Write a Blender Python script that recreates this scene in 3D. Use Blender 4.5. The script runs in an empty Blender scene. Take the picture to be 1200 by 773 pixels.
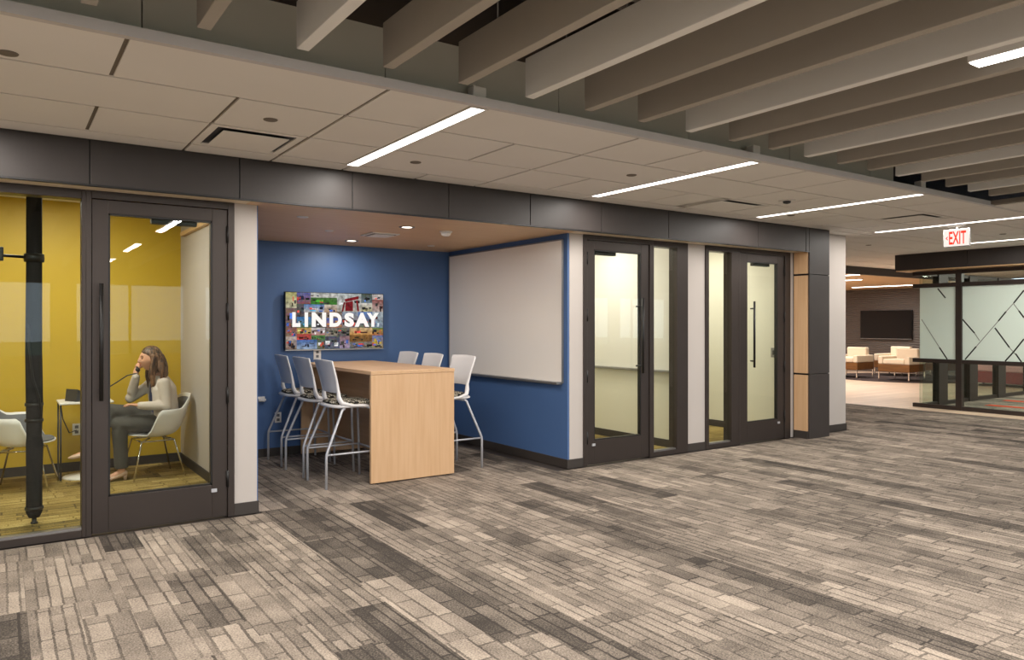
import bpy, bmesh, math, random
from mathutils import Vector, Matrix
random.seed(7)
R = math.radians
scene = bpy.context.scene
C = scene.collection

# ------------------------------------------------------------------ camera, world, exposure
FPX, HZ, CAMH = 872.6, 380.0, 1.5
YAW = math.atan(600 / FPX)
cam_d = bpy.data.cameras.new('camera')
cam_d.sensor_width = 36.0
cam_d.lens = FPX / 1200 * 36.0
cam_d.shift_y = -(386.5 - HZ) / 1200
cam_d.clip_end = 200
cam = bpy.data.objects.new('camera', cam_d)
C.objects.link(cam)
cam.location = (0, 0, CAMH)
cam.rotation_euler = (R(90), 0, -YAW)
scene.camera = cam

world = bpy.data.worlds.new('world'); scene.world = world
world.use_nodes = True
bgn = world.node_tree.nodes['Background']
bgn.inputs[0].default_value = (0.62, 0.70, 0.85, 1)
bgn.inputs[1].default_value = 5.0
vs = scene.view_settings
vs.view_transform = 'Standard'; vs.look = 'None'; vs.gamma = 1.0
vs.use_curve_mapping = False
vs.exposure = 0.08

# light output (W) of the lamp kinds; the room panels are unseen additions
W_STRIP, W_BAFFLE, W_SPOT, W_ROOM, W_LOUNGE = 42.0, 66.0, 9.0, 41.0, 60.0
WARM = (1.0, 0.95, 0.89)

# ------------------------------------------------------------------ materials
def lin(c):
    return tuple(((v / 255) / 12.92 if v / 255 <= .04045 else ((v / 255 + .055) / 1.055) ** 2.4) for v in c) + (1.0,)

def base_mat(name, col=None, rough=.6, metal=0.0, spec=.5):
    m = bpy.data.materials.new(name); m.use_nodes = True
    b = m.node_tree.nodes['Principled BSDF']
    if col is not None: b.inputs['Base Color'].default_value = lin(col)
    b.inputs['Roughness'].default_value = rough
    b.inputs['Metallic'].default_value = metal
    b.inputs['Specular IOR Level'].default_value = spec
    return m, m.node_tree, b

def N(nt, kind, **kw):
    n = nt.nodes.new(kind)
    for k, v in kw.items(): setattr(n, k, v)
    return n

def math_n(nt, op, a, b=None, c=None):
    n = N(nt, 'ShaderNodeMath', operation=op)
    for i, v in enumerate((a, b, c)):
        if v is None: continue
        if isinstance(v, (int, float)): n.inputs[i].default_value = v
        else: nt.links.new(v, n.inputs[i])
    return n.outputs[0]

def mix_col(nt, fac, a, b, blend='MIX'):
    n = N(nt, 'ShaderNodeMix', data_type='RGBA', blend_type=blend)
    for s, v in ((0, fac), (6, a), (7, b)):
        if isinstance(v, (int, float)): n.inputs[s].default_value = v
        elif isinstance(v, tuple): n.inputs[s].default_value = v
        else: nt.links.new(v, n.inputs[s])
    return n.outputs[2]

def add_bump(nt, b, height, strength=.2, dist=.01):
    bp = N(nt, 'ShaderNodeBump')
    bp.inputs['Strength'].default_value = strength; bp.inputs['Distance'].default_value = dist
    nt.links.new(height, bp.inputs['Height']); nt.links.new(bp.outputs[0], b.inputs['Normal'])

def paint(name, col, rough=.55, var=.06, scale=3.0, bump=.05, bscale=180, spec=.4, metal=0):
    """painted or coated surface: slight cloudy variation and fine relief"""
    m, nt, b = base_mat(name, col, rough, metal, spec)
    tc = N(nt, 'ShaderNodeTexCoord')
    n1 = N(nt, 'ShaderNodeTexNoise'); n1.inputs['Scale'].default_value = scale; n1.inputs['Detail'].default_value = 3
    nt.links.new(tc.outputs['Object'], n1.inputs['Vector'])
    c = lin(col)
    lo = tuple(v * (1 - var) for v in c[:3]) + (1,); hi = tuple(min(1, v * (1 + var)) for v in c[:3]) + (1,)
    nt.links.new(mix_col(nt, n1.outputs['Fac'], lo, hi), b.inputs['Base Color'])
    if bump:
        n2 = N(nt, 'ShaderNodeTexNoise'); n2.inputs['Scale'].default_value = bscale
        nt.links.new(tc.outputs['Object'], n2.inputs['Vector'])
        add_bump(nt, b, n2.outputs['Fac'], bump, .003)
    return m

def wood(name, c1, c2, axis='Z', rough=.4, scale=1.0):
    m, nt, b = base_mat(name, c1, rough)
    tc = N(nt, 'ShaderNodeTexCoord'); mp = N(nt, 'ShaderNodeMapping')
    s = {'X': (1.2, 22, 22), 'Y': (22, 1.2, 22), 'Z': (22, 22, 1.2)}[axis]
    mp.inputs['Scale'].default_value = tuple(v * scale for v in s)
    nt.links.new(tc.outputs['Object'], mp.inputs['Vector'])
    n1 = N(nt, 'ShaderNodeTexNoise'); n1.inputs['Scale'].default_value = 1.6; n1.inputs['Detail'].default_value = 6
    nt.links.new(mp.outputs[0], n1.inputs['Vector'])
    cr = N(nt, 'ShaderNodeValToRGB')
    cr.color_ramp.elements[0].position = .32; cr.color_ramp.elements[0].color = lin(c2)
    cr.color_ramp.elements[1].position = .68; cr.color_ramp.elements[1].color = lin(c1)
    nt.links.new(n1.outputs['Fac'], cr.inputs[0]); nt.links.new(cr.outputs[0], b.inputs['Base Color'])
    return m

def emit(name, col, strength):
    m = bpy.data.materials.new(name); m.use_nodes = True
    nt = m.node_tree; nt.nodes.remove(nt.nodes['Principled BSDF'])
    e = N(nt, 'ShaderNodeEmission'); e.inputs[0].default_value = lin(col); e.inputs[1].default_value = strength
    nt.links.new(e.outputs[0], nt.nodes['Material Output'].inputs[0])
    return m

def glass(name, tint=(245, 250, 246), refl=1.0):
    m = bpy.data.materials.new(name); m.use_nodes = True
    nt = m.node_tree; nt.nodes.remove(nt.nodes['Principled BSDF'])
    t = N(nt, 'ShaderNodeBsdfTransparent'); t.inputs[0].default_value = lin(tint)
    g = N(nt, 'ShaderNodeBsdfGlossy'); g.inputs['Roughness'].default_value = 0.0
    f = N(nt, 'ShaderNodeFresnel'); f.inputs['IOR'].default_value = 1.45
    mx = N(nt, 'ShaderNodeMixShader')
    ge = N(nt, 'ShaderNodeNewGeometry')      # reflect at the entering face only
    nt.links.new(math_n(nt, 'MULTIPLY', math_n(nt, 'MULTIPLY', f.outputs[0], refl), math_n(nt, 'SUBTRACT', 1.0, ge.outputs['Backfacing'])), mx.inputs[0])
    nt.links.new(t.outputs[0], mx.inputs[1]); nt.links.new(g.outputs[0], mx.inputs[2])
    nt.links.new(mx.outputs[0], nt.nodes['Material Output'].inputs[0])
    return m

def carpet(name, pal, along='Y', geo=False):
    """carpet plank: blocks of loop pile split by darker lines, speckled; tone and seed come from the plank"""
    m, nt, b = base_mat(name, None, .95, 0, .1)
    pos = N(nt, 'ShaderNodeNewGeometry').outputs['Position']
    at = []
    for nm in ('tone', 'seed'):
        a = N(nt, 'ShaderNodeAttribute', attribute_name=nm, attribute_type='GEOMETRY' if geo else 'OBJECT')
        at.append(a.outputs['Fac'])
    tone, seed = at
    sp = N(nt, 'ShaderNodeSeparateXYZ'); nt.links.new(pos, sp.inputs[0])
    L, Wd = (sp.outputs[1], sp.outputs[0]) if along == 'Y' else (sp.outputs[0], sp.outputs[1])
    cmb = N(nt, 'ShaderNodeCombineXYZ')
    nt.links.new(math_n(nt, 'MULTIPLY_ADD', seed, 17.3, L), cmb.inputs[0])
    nt.links.new(math_n(nt, 'MULTIPLY_ADD', seed, 5.17, Wd), cmb.inputs[1])
    V0 = cmb.outputs[0]
    wob = N(nt, 'ShaderNodeTexNoise'); wob.inputs['Scale'].default_value = 38; wob.inputs['Detail'].default_value = 2
    nt.links.new(V0, wob.inputs['Vector'])
    wv = N(nt, 'ShaderNodeVectorMath', operation='SUBTRACT'); nt.links.new(wob.outputs['Color'], wv.inputs[0]); wv.inputs[1].default_value = (.5, .5, .5)
    ws = N(nt, 'ShaderNodeVectorMath', operation='SCALE'); nt.links.new(wv.outputs[0], ws.inputs[0]); ws.inputs['Scale'].default_value = .012
    va = N(nt, 'ShaderNodeVectorMath', operation='ADD'); nt.links.new(V0, va.inputs[0]); nt.links.new(ws.outputs[0], va.inputs[1])
    V = va.outputs[0]
    def brick(w, h, mortar, off, sq, sqf):
        br = N(nt, 'ShaderNodeTexBrick'); br.offset = off; br.offset_frequency = 2; br.squash = sq; br.squash_frequency = sqf
        br.inputs['Scale'].default_value = 1.0; br.inputs['Mortar Size'].default_value = mortar
        br.inputs['Mortar Smooth'].default_value = .35
        br.inputs['Brick Width'].default_value = w; br.inputs['Row Height'].default_value = h
        br.inputs['Color1'].default_value = (.0, .0, .0, 1); br.inputs['Color2'].default_value = (1, 1, 1, 1)
        br.inputs['Mortar'].default_value = (.5, .5, .5, 1)
        nt.links.new(V, br.inputs['Vector'])
        bw = N(nt, 'ShaderNodeRGBToBW'); nt.links.new(br.outputs['Color'], bw.inputs[0])
        return bw.outputs[0], br.outputs['Fac']
    def fmix(f, a_, b_):
        n = N(nt, 'ShaderNodeMix'); nt.links.new(f, n.inputs[0])
        for i, q in ((2, a_), (3, b_)):
            if isinstance(q, (int, float)): n.inputs[i].default_value = q
            else: nt.links.new(q, n.inputs[i])
        return n.outputs[0]
    c1, f1 = brick(.25, .104, .0078, .37, 1.7, 2)
    c2, f2 = brick(.42, .058, .0066, .61, .6, 3)
    c3, f3 = brick(.20, .079, .0080, .43, 2.1, 2)
    rs = math_n(nt, 'FRACT', math_n(nt, 'MULTIPLY', seed, 7.77))
    p1 = math_n(nt, 'GREATER_THAN', rs, .38); p2 = math_n(nt, 'GREATER_THAN', rs, .70)
    blk = fmix(p2, fmix(p1, c1, c2), c3); gap = fmix(p2, fmix(p1, f1, f2), f3)
    nz = N(nt, 'ShaderNodeTexNoise'); nz.inputs['Scale'].default_value = 105; nz.inputs['Detail'].default_value = 3; nz.inputs['Roughness'].default_value = .7
    nt.links.new(V0, nz.inputs['Vector'])
    big = N(nt, 'ShaderNodeTexNoise'); big.inputs['Scale'].default_value = 4.5; big.inputs['Detail'].default_value = 5
    nt.links.new(V0, big.inputs['Vector'])
    fade = N(nt, 'ShaderNodeTexNoise'); fade.inputs['Scale'].default_value = 2.6; fade.inputs['Detail'].default_value = 2
    fo_ = N(nt, 'ShaderNodeVectorMath', operation='ADD'); nt.links.new(V0, fo_.inputs[0]); fo_.inputs[1].default_value = (3.3, 7.1, 0)
    nt.links.new(fo_.outputs[0], fade.inputs['Vector'])
    keep = math_n(nt, 'MULTIPLY_ADD', fade.outputs['Fac'], 2.8, -.55)       # the drawn lines come and go
    kn = N(nt, 'ShaderNodeClamp'); nt.links.new(keep, kn.inputs[0])
    v = math_n(nt, 'MULTIPLY_ADD', blk, .27, .38)
    v = fmix(math_n(nt, 'MULTIPLY', gap, kn.outputs[0]), v, .20)
    v = math_n(nt, 'ADD', v, math_n(nt, 'MULTIPLY_ADD', tone, .66, -.44))
    v = math_n(nt, 'ADD', v, math_n(nt, 'MULTIPLY_ADD', big.outputs['Fac'], .60, -.30))
    v = math_n(nt, 'ADD', v, math_n(nt, 'MULTIPLY_ADD', nz.outputs['Fac'], 1.3, -.65))
    cr = N(nt, 'ShaderNodeValToRGB')
    e = cr.color_ramp.elements
    e[0].position = 0.0; e[0].color = lin(pal[0])
    e[1].position = 1.0; e[1].color = lin(pal[-1])
    for i, c in enumerate(pal[1:-1]):
        q = e.new((i + 1) / (len(pal) - 1)); q.color = lin(c)
    nt.links.new(v, cr.inputs[0]); nt.links.new(cr.outputs[0], b.inputs['Base Color'])
    add_bump(nt, b, nz.outputs['Fac'], .35, .004)
    return m

MT = {}
MT['ceil'] = paint('ceiling_tile_paint', (234, 230, 225), .9, .03, 2, .12, 260, .1)
MT['grid'] = paint('ceiling_grid_paint', (118, 108, 97), .7, .04)
MT['trimgrey'] = paint('edge_trim_metal', (200, 195, 194), .45, .03)
MT['bulk'] = paint('bulkhead_paint', (214, 213, 203), .7, .05, 1.5)
MT['white'] = paint('white_wall_paint', (188, 180, 174), .6, .02)
MT['cream'] = paint('cream_wall_paint', (234, 228, 212), .6, .02)
MT['yellow'] = paint('yellow_wall_paint', (198, 164, 40), .5, .04, 2)
MT['blue'] = paint('blue_wall_paint', (72, 102, 148), .5, .05, 2)
MT['fascia'] = paint('dark_laminate', (57, 51, 49), .5, .12, 6, .05, 120)
MT['frame'] = paint('dark_bronze_metal', (62, 54, 50), .4, .06, 5, .02, 200, .4, .35)
MT['black'] = paint('black_metal', (24, 22, 21), .4, .05)
MT['base'] = paint('dark_rubber_base', (58, 52, 48), .6, .05)
MT['maple'] = wood('maple_laminate', (208, 171, 132), (199, 160, 120), 'Z')
MT['mapleY'] = wood('maple_laminate_flat', (208, 171, 132), (199, 160, 120), 'Y')
MT['mapleX'] = wood('maple_ceiling', (222, 188, 144), (211, 172, 124), 'X')
MT['soffit'] = wood('pale_maple_soffit', (236, 220, 196), (228, 208, 180), 'X')
MT['walnut'] = wood('walnut_panel', (128, 84, 40), (104, 66, 30), 'Y')
MT['baf_w'] = paint('white_felt', (240, 239, 236), .9, .03, 4, .2, 200, .1)
MT['baf_t'] = paint('taupe_felt', (178, 171, 161), .9, .05, 4, .25, 200, .1)
MT['deck'] = paint('dark_deck', (84, 76, 70), .9, .1)
MT['duct'] = paint('grey_duct', (118, 112, 104), .5, .08, 4, 0, 10, .5, .4)
MT['board'] = paint('whiteboard_gloss', (240, 234, 226), .22, .015, 2, 0)
MT['alum'] = paint('aluminium', (150, 148, 146), .35, .03, 4, 0, 10, .5, .8)
MT['steel'] = paint('satin_steel', (186, 187, 192), .35, .03, 4, 0, 10, .5, .25)
MT['chrome'] = paint('chrome', (215, 212, 208), .12, .02, 4, 0, 10, .5, 1.0)
MT['plastic'] = paint('white_plastic', (232, 228, 224), .4, .02, 4, 0)
MT['stoolplastic'] = paint('stool_plastic', (226, 223, 222), .42, .02, 4, 0)
MT['greyfab'] = paint('grey_upholstery', (112, 112, 114), .95, .12, 14, .3, 300, .1)
MT['creamfab'] = paint('cream_upholstery', (226, 208, 184), .8, .03, 6, .1, 200, .2)
MT['blackfab'] = paint('black_fabric', (38, 36, 36), .9, .2, 9, .1, 60, .1)
MT['screen_off'] = paint('dark_screen', (22, 18, 17), .08, .05, 2, 0)
MT['phone'] = paint('dark_grey_plastic', (58, 58, 60), .45, .05, 4, 0)
MT['red'] = paint('red_upholstery', (134, 44, 40), .8, .06, 6)
MT['rose'] = paint('rose_upholstery', (206, 150, 148), .8, .06, 6)
MT['rug'] = paint('dark_rug', (60, 48, 46), .95, .2, 12, .2)
MT['skin'] = paint('skin', (216, 162, 132), .5, .05, 12, .03, 300)
MT['lip'] = paint('lip', (160, 84, 76), .4, .03)
MT['eye'] = paint('eye_dark', (42, 30, 26), .2, .03, 4, 0)
MT['cardigan'] = paint('grey_knit', (206, 194, 184), .9, .06, 20, .5, 160, .1)
MT['navy'] = paint('navy_jersey', (34, 42, 78), .85, .06, 10, .1)
MT['trouser'] = paint('charcoal_twill', (84, 82, 78), .9, .12, 14, .3, 240, .1)
MT['shoe'] = paint('beige_leather', (206, 174, 152), .4, .04)
MT['glass'] = glass('clear_glass', (246, 250, 246), 1.0)
MT['glassg'] = glass('green_glass', (240, 247, 243), 1.0)
MT['lamp'] = emit('lamp_diffuser', (255, 246, 236), 7.0)
MT['lampsoft'] = emit('lamp_lens', (255, 240, 220), 5.0)
MT['red_em'] = emit('exit_letter_red', (255, 62, 40), 1.1)
MT['white_em'] = emit('exit_face_white', (255, 240, 230), 1.0)
MT['phonelcd'] = emit('phone_lcd', (150, 190, 235), .9)
MT['ground'] = paint('outdoor_ground', (120, 128, 104), .9, .2, .3)

# wave-relief wall panel, patterned seat, hair, frosted film, lounge floor
def special_mats():
    m, nt, b = base_mat('wave_relief_panel', (92, 82, 76), .6)
    tc = N(nt, 'ShaderNodeTexCoord'); mp = N(nt, 'ShaderNodeMapping'); mp.inputs['Scale'].default_value = (1, 1.0, 1)
    nt.links.new(tc.outputs['Object'], mp.inputs[0])
    w = N(nt, 'ShaderNodeTexWave', bands_direction='Z'); w.inputs['Scale'].default_value = 5.0
    w.inputs['Distortion'].default_value = 5; w.inputs['Detail'].default_value = 1; w.inputs['Detail Scale'].default_value = .7
    nt.links.new(mp.outputs[0], w.inputs[0]); add_bump(nt, b, w.outputs['Fac'], .6, .025)
    MT['wave'] = m
    m, nt, b = base_mat('patterned_seat_fabric', None, .9, 0, .1)
    tc = N(nt, 'ShaderNodeTexCoord')
    v = N(nt, 'ShaderNodeTexVoronoi', feature='F1'); v.inputs['Scale'].default_value = 34
    nt.links.new(tc.outputs['Object'], v.inputs['Vector'])
    n = N(nt, 'ShaderNodeTexNoise'); n.inputs['Scale'].default_value = 60; nt.links.new(tc.outputs['Object'], n.inputs['Vector'])
    s = math_n(nt, 'ADD', v.outputs['Distance'], math_n(nt, 'MULTIPLY', n.outputs['Fac'], .8))
    cr = N(nt, 'ShaderNodeValToRGB'); cr.color_ramp.interpolation = 'CONSTANT'
    e = cr.color_ramp.elements; e[0].color = lin((34, 32, 30)); e[0].position = 0
    e[1].color = lin((216, 208, 190)); e[1].position = .74
    q = e.new(.86); q.color = lin((130, 124, 104)); q = e.new(.95); q.color = lin((40, 38, 36))
    nt.links.new(s, cr.inputs[0]); nt.links.new(cr.outputs[0], b.inputs['Base Color'])
    MT['seatpat'] = m
    m, nt, b = base_mat('brown_hair', None, .45, 0, .4)
    tc = N(nt, 'ShaderNodeTexCoord'); mp = N(nt, 'ShaderNodeMapping'); mp.inputs['Scale'].default_value = (60, 60, 7)
    nt.links.new(tc.outputs['Object'], mp.inputs[0])
    n = N(nt, 'ShaderNodeTexNoise'); n.inputs['Scale'].default_value = 1.0; n.inputs['Detail'].default_value = 4; n.inputs['Distortion'].default_value = .6
    nt.links.new(mp.outputs[0], n.inputs[0])
    cr = N(nt, 'ShaderNodeValToRGB'); e = cr.color_ramp.elements
    e[0].position = .38; e[0].color = lin((50, 34, 26)); e[1].position = .74; e[1].color = lin((150, 110, 78))
    nt.links.new(n.outputs['Fac'], cr.inputs[0]); nt.links.new(cr.outputs[0], b.inputs['Base Color'])
    add_bump(nt, b, n.outputs['Fac'], .6, .01)
    MT['hair'] = m
    m = bpy.data.materials.new('frosted_film'); m.use_nodes = True; nt = m.node_tree
    nt.nodes.remove(nt.nodes['Principled BSDF'])
    d = N(nt, 'ShaderNodeBsdfDiffuse'); d.inputs[0].default_value = lin((238, 244, 239))
    t = N(nt, 'ShaderNodeBsdfTranslucent'); t.inputs[0].default_value = lin((238, 246, 241))
    g = N(nt, 'ShaderNodeBsdfGlossy'); g.inputs['Roughness'].default_value = .25
    a = N(nt, 'ShaderNodeMixShader'); a.inputs[0].default_value = .5
    nt.links.new(d.outputs[0], a.inputs[1]); nt.links.new(t.outputs[0], a.inputs[2])
    a2 = N(nt, 'ShaderNodeMixShader'); a2.inputs[0].default_value = .05
    nt.links.new(a.outputs[0], a2.inputs[1]); nt.links.new(g.outputs[0], a2.inputs[2])
    nt.links.new(a2.outputs[0], nt.nodes['Material Output'].inputs[0])
    MT['frost'] = m
    m, nt, b = base_mat('pale_plank_tile', None, .35, 0, .4)
    pos = N(nt, 'ShaderNodeNewGeometry').outputs['Position']
    br = N(nt, 'ShaderNodeTexBrick'); br.offset = .4
    br.inputs['Scale'].default_value = 1; br.inputs['Brick Width'].default_value = 1.2; br.inputs['Row Height'].default_value = .2
    br.inputs['Mortar Size'].default_value = .004; br.inputs['Color1'].default_value = lin((226, 200, 176))
    br.inputs['Color2'].default_value = lin((208, 182, 158)); br.inputs['Mortar'].default_value = lin((170, 148, 128))
    nt.links.new(pos, br.inputs[0]); nt.links.new(br.outputs['Color'], b.inputs['Base Color'])
    MT['tile'] = m
    # display picture: colours of each picture come with its faces, fine detail on top
    m = bpy.data.materials.new('display_picture'); m.use_nodes = True; nt = m.node_tree
    nt.nodes.remove(nt.nodes['Principled BSDF'])
    at = N(nt, 'ShaderNodeAttribute', attribute_name='pic', attribute_type='GEOMETRY')
    tc = N(nt, 'ShaderNodeTexCoord')
    n = N(nt, 'ShaderNodeTexNoise'); n.inputs['Scale'].default_value = 26; n.inputs['Detail'].default_value = 5
    nt.links.new(tc.outputs['Object'], n.inputs[0])
    vo = N(nt, 'ShaderNodeTexVoronoi'); vo.inputs['Scale'].default_value = 48; nt.links.new(tc.outputs['Object'], vo.inputs['Vector'])
    k = math_n(nt, 'MULTIPLY_ADD', math_n(nt, 'SUBTRACT', n.outputs['Fac'], .5), 2.4, .92)
    mul = N(nt, 'ShaderNodeVectorMath', operation='SCALE'); nt.links.new(at.outputs['Color'], mul.inputs[0]); nt.links.new(k, mul.inputs['Scale'])
    am = math_n(nt, 'MULTIPLY', at.outputs['Alpha'], .5)
    hs_ = N(nt, 'ShaderNodeHueSaturation'); hs_.inputs['Saturation'].default_value = .45; hs_.inputs['Value'].default_value = .55; nt.links.new(vo.outputs['Color'], hs_.inputs['Color'])
    col = mix_col(nt, am, mul.outputs[0], hs_.outputs[0])
    e = N(nt, 'ShaderNodeEmission'); e.inputs[1].default_value = .72; nt.links.new(col, e.inputs[0])
    nt.links.new(e.outputs[0], nt.nodes['Material Output'].inputs[0])
    MT['picture'] = m
    MT['picwhite'] = emit('display_letters', (255, 250, 245), .95)
special_mats()
GREY_PAL = [(62, 57, 53), (98, 90, 82), (134, 123, 112), (166, 153, 139), (195, 181, 164)]
GOLD_PAL = [(88, 76, 48), (124, 105, 60), (156, 133, 78), (182, 160, 102), (202, 182, 130)]
MT['carpet'] = carpet('grey_carpet', GREY_PAL); MT['carpet_geo'] = carpet('grey_carpet_far', GREY_PAL, geo=True)
MT['carpet_gold'] = carpet('gold_carpet', GOLD_PAL, along='X')
MT['carpet_red'] = carpet('red_carpet', [(120, 40, 30), (170, 60, 40), (200, 80, 52), (214, 98, 66)])

# ------------------------------------------------------------------ mesh helpers
class MB:
    def __init__(s): s.v = []; s.f = []; s.sm = []
    def add(s, vs_, fs, smooth=False):
        o = len(s.v); s.v += [tuple(p) for p in vs_]; s.f += [tuple(i + o for i in f) for f in fs]; s.sm += [smooth] * len(fs); return s
    def box(s, x0, y0, z0, x1, y1, z1):
        x0, x1 = sorted((x0, x1)); y0, y1 = sorted((y0, y1)); z0, z1 = sorted((z0, z1))
        v = [(x, y, z) for z in (z0, z1) for y in (y0, y1) for x in (x0, x1)]
        return s.add(v, [(0, 2, 3, 1), (4, 5, 7, 6), (0, 1, 5, 4), (2, 6, 7, 3), (0, 4, 6, 2), (1, 3, 7, 5)])
    def sweep(s, pts, rad, seg=10, up=None, cap=True, smooth=True, round_end=False):
        """tube through pts; rad: one radius, a list of radii, or a list of (ra, rb)"""
        pts = [Vector(p) for p in pts]; n = len(pts)
        if isinstance(rad, (int, float)): rad = [rad] * n
        rad = [(r, r) if isinstance(r, (int, float)) else r for r in rad]
        if round_end:
            P, Q = [], []
            d0 = (pts[0] - pts[1]).normalized(); d1 = (pts[-1] - pts[-2]).normalized()
            for a in (80, 55, 28): c, q = math.cos(R(a)), math.sin(R(a)); P.append(pts[0] + d0 * rad[0][0] * q * .8); Q.append((rad[0][0] * c, rad[0][1] * c))
            P += pts; Q += rad
            for a in (28, 55, 80): c, q = math.cos(R(a)), math.sin(R(a)); P.append(pts[-1] + d1 * rad[-1][0] * q * .8); Q.append((rad[-1][0] * c, rad[-1][1] * c))
            pts, rad, n = P, Q, len(P)
        vs_ = []; ref = Vector(up) if up else None; prev = None
        for i, p in enumerate(pts):
            t = (pts[min(i + 1, n - 1)] - pts[max(i - 1, 0)]).normalized()
            if ref is not None: a = ref - t * ref.dot(t)
            elif prev is None: a = t.orthogonal()
            else: a = prev - t * prev.dot(t)
            if a.length < 1e-6: a = t.orthogonal()
            a.normalize(); prev = a; b = t.cross(a)
            for k in range(seg):
                an = 2 * math.pi * k / seg
                vs_.append(p + a * (math.cos(an) * rad[i][0]) + b * (math.sin(an) * rad[i][1]))
        fs = [(i * seg + k, i * seg + (k + 1) % seg, (i + 1) * seg + (k + 1) % seg, (i + 1) * seg + k) for i in range(n - 1) for k in range(seg)]
        s.add(vs_, fs, smooth)
        if cap:
            o = len(s.v) - n * seg
            s.f.append(tuple(o + k for k in reversed(range(seg)))); s.sm.append(False)
            s.f.append(tuple(o + (n - 1) * seg + k for k in range(seg))); s.sm.append(False)
        return s
    def lathe(s, c, prof, seg=24, smooth=True):   # a profile that closes on itself gets no caps
        vs_ = [(c[0] + r * math.cos(2 * math.pi * k / seg), c[1] + r * math.sin(2 * math.pi * k / seg), c[2] + z) for r, z in prof for k in range(seg)]
        n = len(prof)
        fs = [(i * seg + k, i * seg + (k + 1) % seg, (i + 1) * seg + (k + 1) % seg, (i + 1) * seg + k) for i in range(n - 1) for k in range(seg)]
        s.add(vs_, fs, smooth); o = len(s.v) - n * seg
        if prof[0] == prof[-1]: return s
        if prof[0][0] > 1e-5: s.f.append(tuple(o + k for k in reversed(range(seg)))); s.sm.append(False)
        if prof[-1][0] > 1e-5: s.f.append(tuple(o + (n - 1) * seg + k for k in range(seg))); s.sm.append(False)
        return s
    def ell(s, c, r, seg=20, rings=12):
        vs_ = [(c[0] + r[0] * math.sin(math.pi * i / rings) * math.cos(2 * math.pi * k / seg), c[1] + r[1] * math.sin(math.pi * i / rings) * math.sin(2 * math.pi * k / seg), c[2] - r[2] * math.cos(math.pi * i / rings)) for i in range(rings + 1) for k in range(seg)]
        fs = [(i * seg + k, i * seg + (k + 1) % seg, (i + 1) * seg + (k + 1) % seg, (i + 1) * seg + k) for i in range(rings) for k in range(seg)]
        return s.add(vs_, fs, True)
    def grid(s, fn, nu, nv, closed_u=False, smooth=True):
        vs_ = [fn(i / (nu if closed_u else nu - 1), j / (nv - 1)) for j in range(nv) for i in range(nu)]
        m = nu if closed_u else nu - 1
        fs = [(j * nu + i, j * nu + (i + 1) % nu, (j + 1) * nu + (i + 1) % nu, (j + 1) * nu + i) for j in range(nv - 1) for i in range(m)]
        return s.add(vs_, fs, smooth)
    def mesh(s, name):
        me = bpy.data.meshes.new(name); me.from_pydata(s.v, [], s.f)
        me.polygons.foreach_set('use_smooth', s.sm); me.update(); return me
    def build(s, name, mat, parent=None, bevel=0, fix=True):
        me = s.mesh(name)
        if fix:
            bm = bmesh.new(); bm.from_mesh(me)
            bmesh.ops.remove_doubles(bm, verts=bm.verts, dist=1e-6)
            bmesh.ops.recalc_face_normals(bm, faces=bm.faces); bm.to_mesh(me); bm.free()
        me.materials.append(MT[mat] if isinstance(mat, str) else mat)
        o = bpy.data.objects.new(name, me); C.objects.link(o)
        if parent: put(o, parent)
        if bevel:
            b = o.modifiers.new('bevel', 'BEVEL'); b.width = bevel; b.segments = 2; b.limit_method = 'ANGLE'
        return o

def put(o, parent):
    """parent with the vertices staying where they are in the world"""
    o.parent = parent
    o.matrix_parent_inverse = world_of(parent).inverted()

def world_of(o):
    m = Matrix.LocRotScale(o.location, o.rotation_euler, o.scale)
    return world_of(o.parent) @ o.matrix_parent_inverse @ m if o.parent else m

def tag(o, label, cat, group=None, kind=None):
    o['label'] = label; o['category'] = cat
    if group: o['group'] = group
    if kind: o['kind'] = kind
    return o

def thing(name, label, cat, loc=(0, 0, 0), rz=0, group=None, kind=None):
    o = bpy.data.objects.new(name, None); C.objects.link(o)
    o.empty_display_size = .1; o.location = loc; o.rotation_euler = (0, 0, rz)
    return tag(o, label, cat, group, kind)

def part(name, bm, mat, parent, bevel=0):
    """a part modelled in its parent's own coordinates"""
    o = bm.build(name, mat, None, bevel); o.parent = parent; return o

def box(name, b, mat, parent=None, bevel=0):
    return MB().box(*b).build(name, mat, parent, bevel)

def struct(name, b, mat, label, cat, bevel=0):
    return tag(box(name, b, mat, None, bevel), label, cat, kind='structure')

def copy_tree(o, parent=None):
    c = o.copy(); C.objects.link(c); c.parent = parent
    for ch in list(o.children): copy_tree(ch, c)
    return c

def lamp(name, parent, loc, sx, sy, watts, col=WARM, spread=180, rot=(0, 0, 0)):
    l = bpy.data.lights.new(name, 'AREA'); l.shape = 'RECTANGLE'; l.size = sx; l.size_y = sy
    l.energy = watts; l.color = col; l.spread = R(spread)
    o = bpy.data.objects.new(name, l); C.objects.link(o); o.location = loc; o.rotation_euler = rot
    o.parent = parent
    return o

# ------------------------------------------------------------------ setting: key planes
YF, YFA, ZC, ZF = 6.05, 5.82, 2.763, 2.457      # frame plane, fascia plane, ceiling, fascia bottom
YE = 3.65                                        # front edge of the dropped ceiling
ZA, YB, YK = 2.45, 8.54, 8.82                    # alcove ceiling, alcove back wall, booth back wall
XL, XR, YN, YFAR = -8.0, 23.0, -9.0, 16.0

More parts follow.
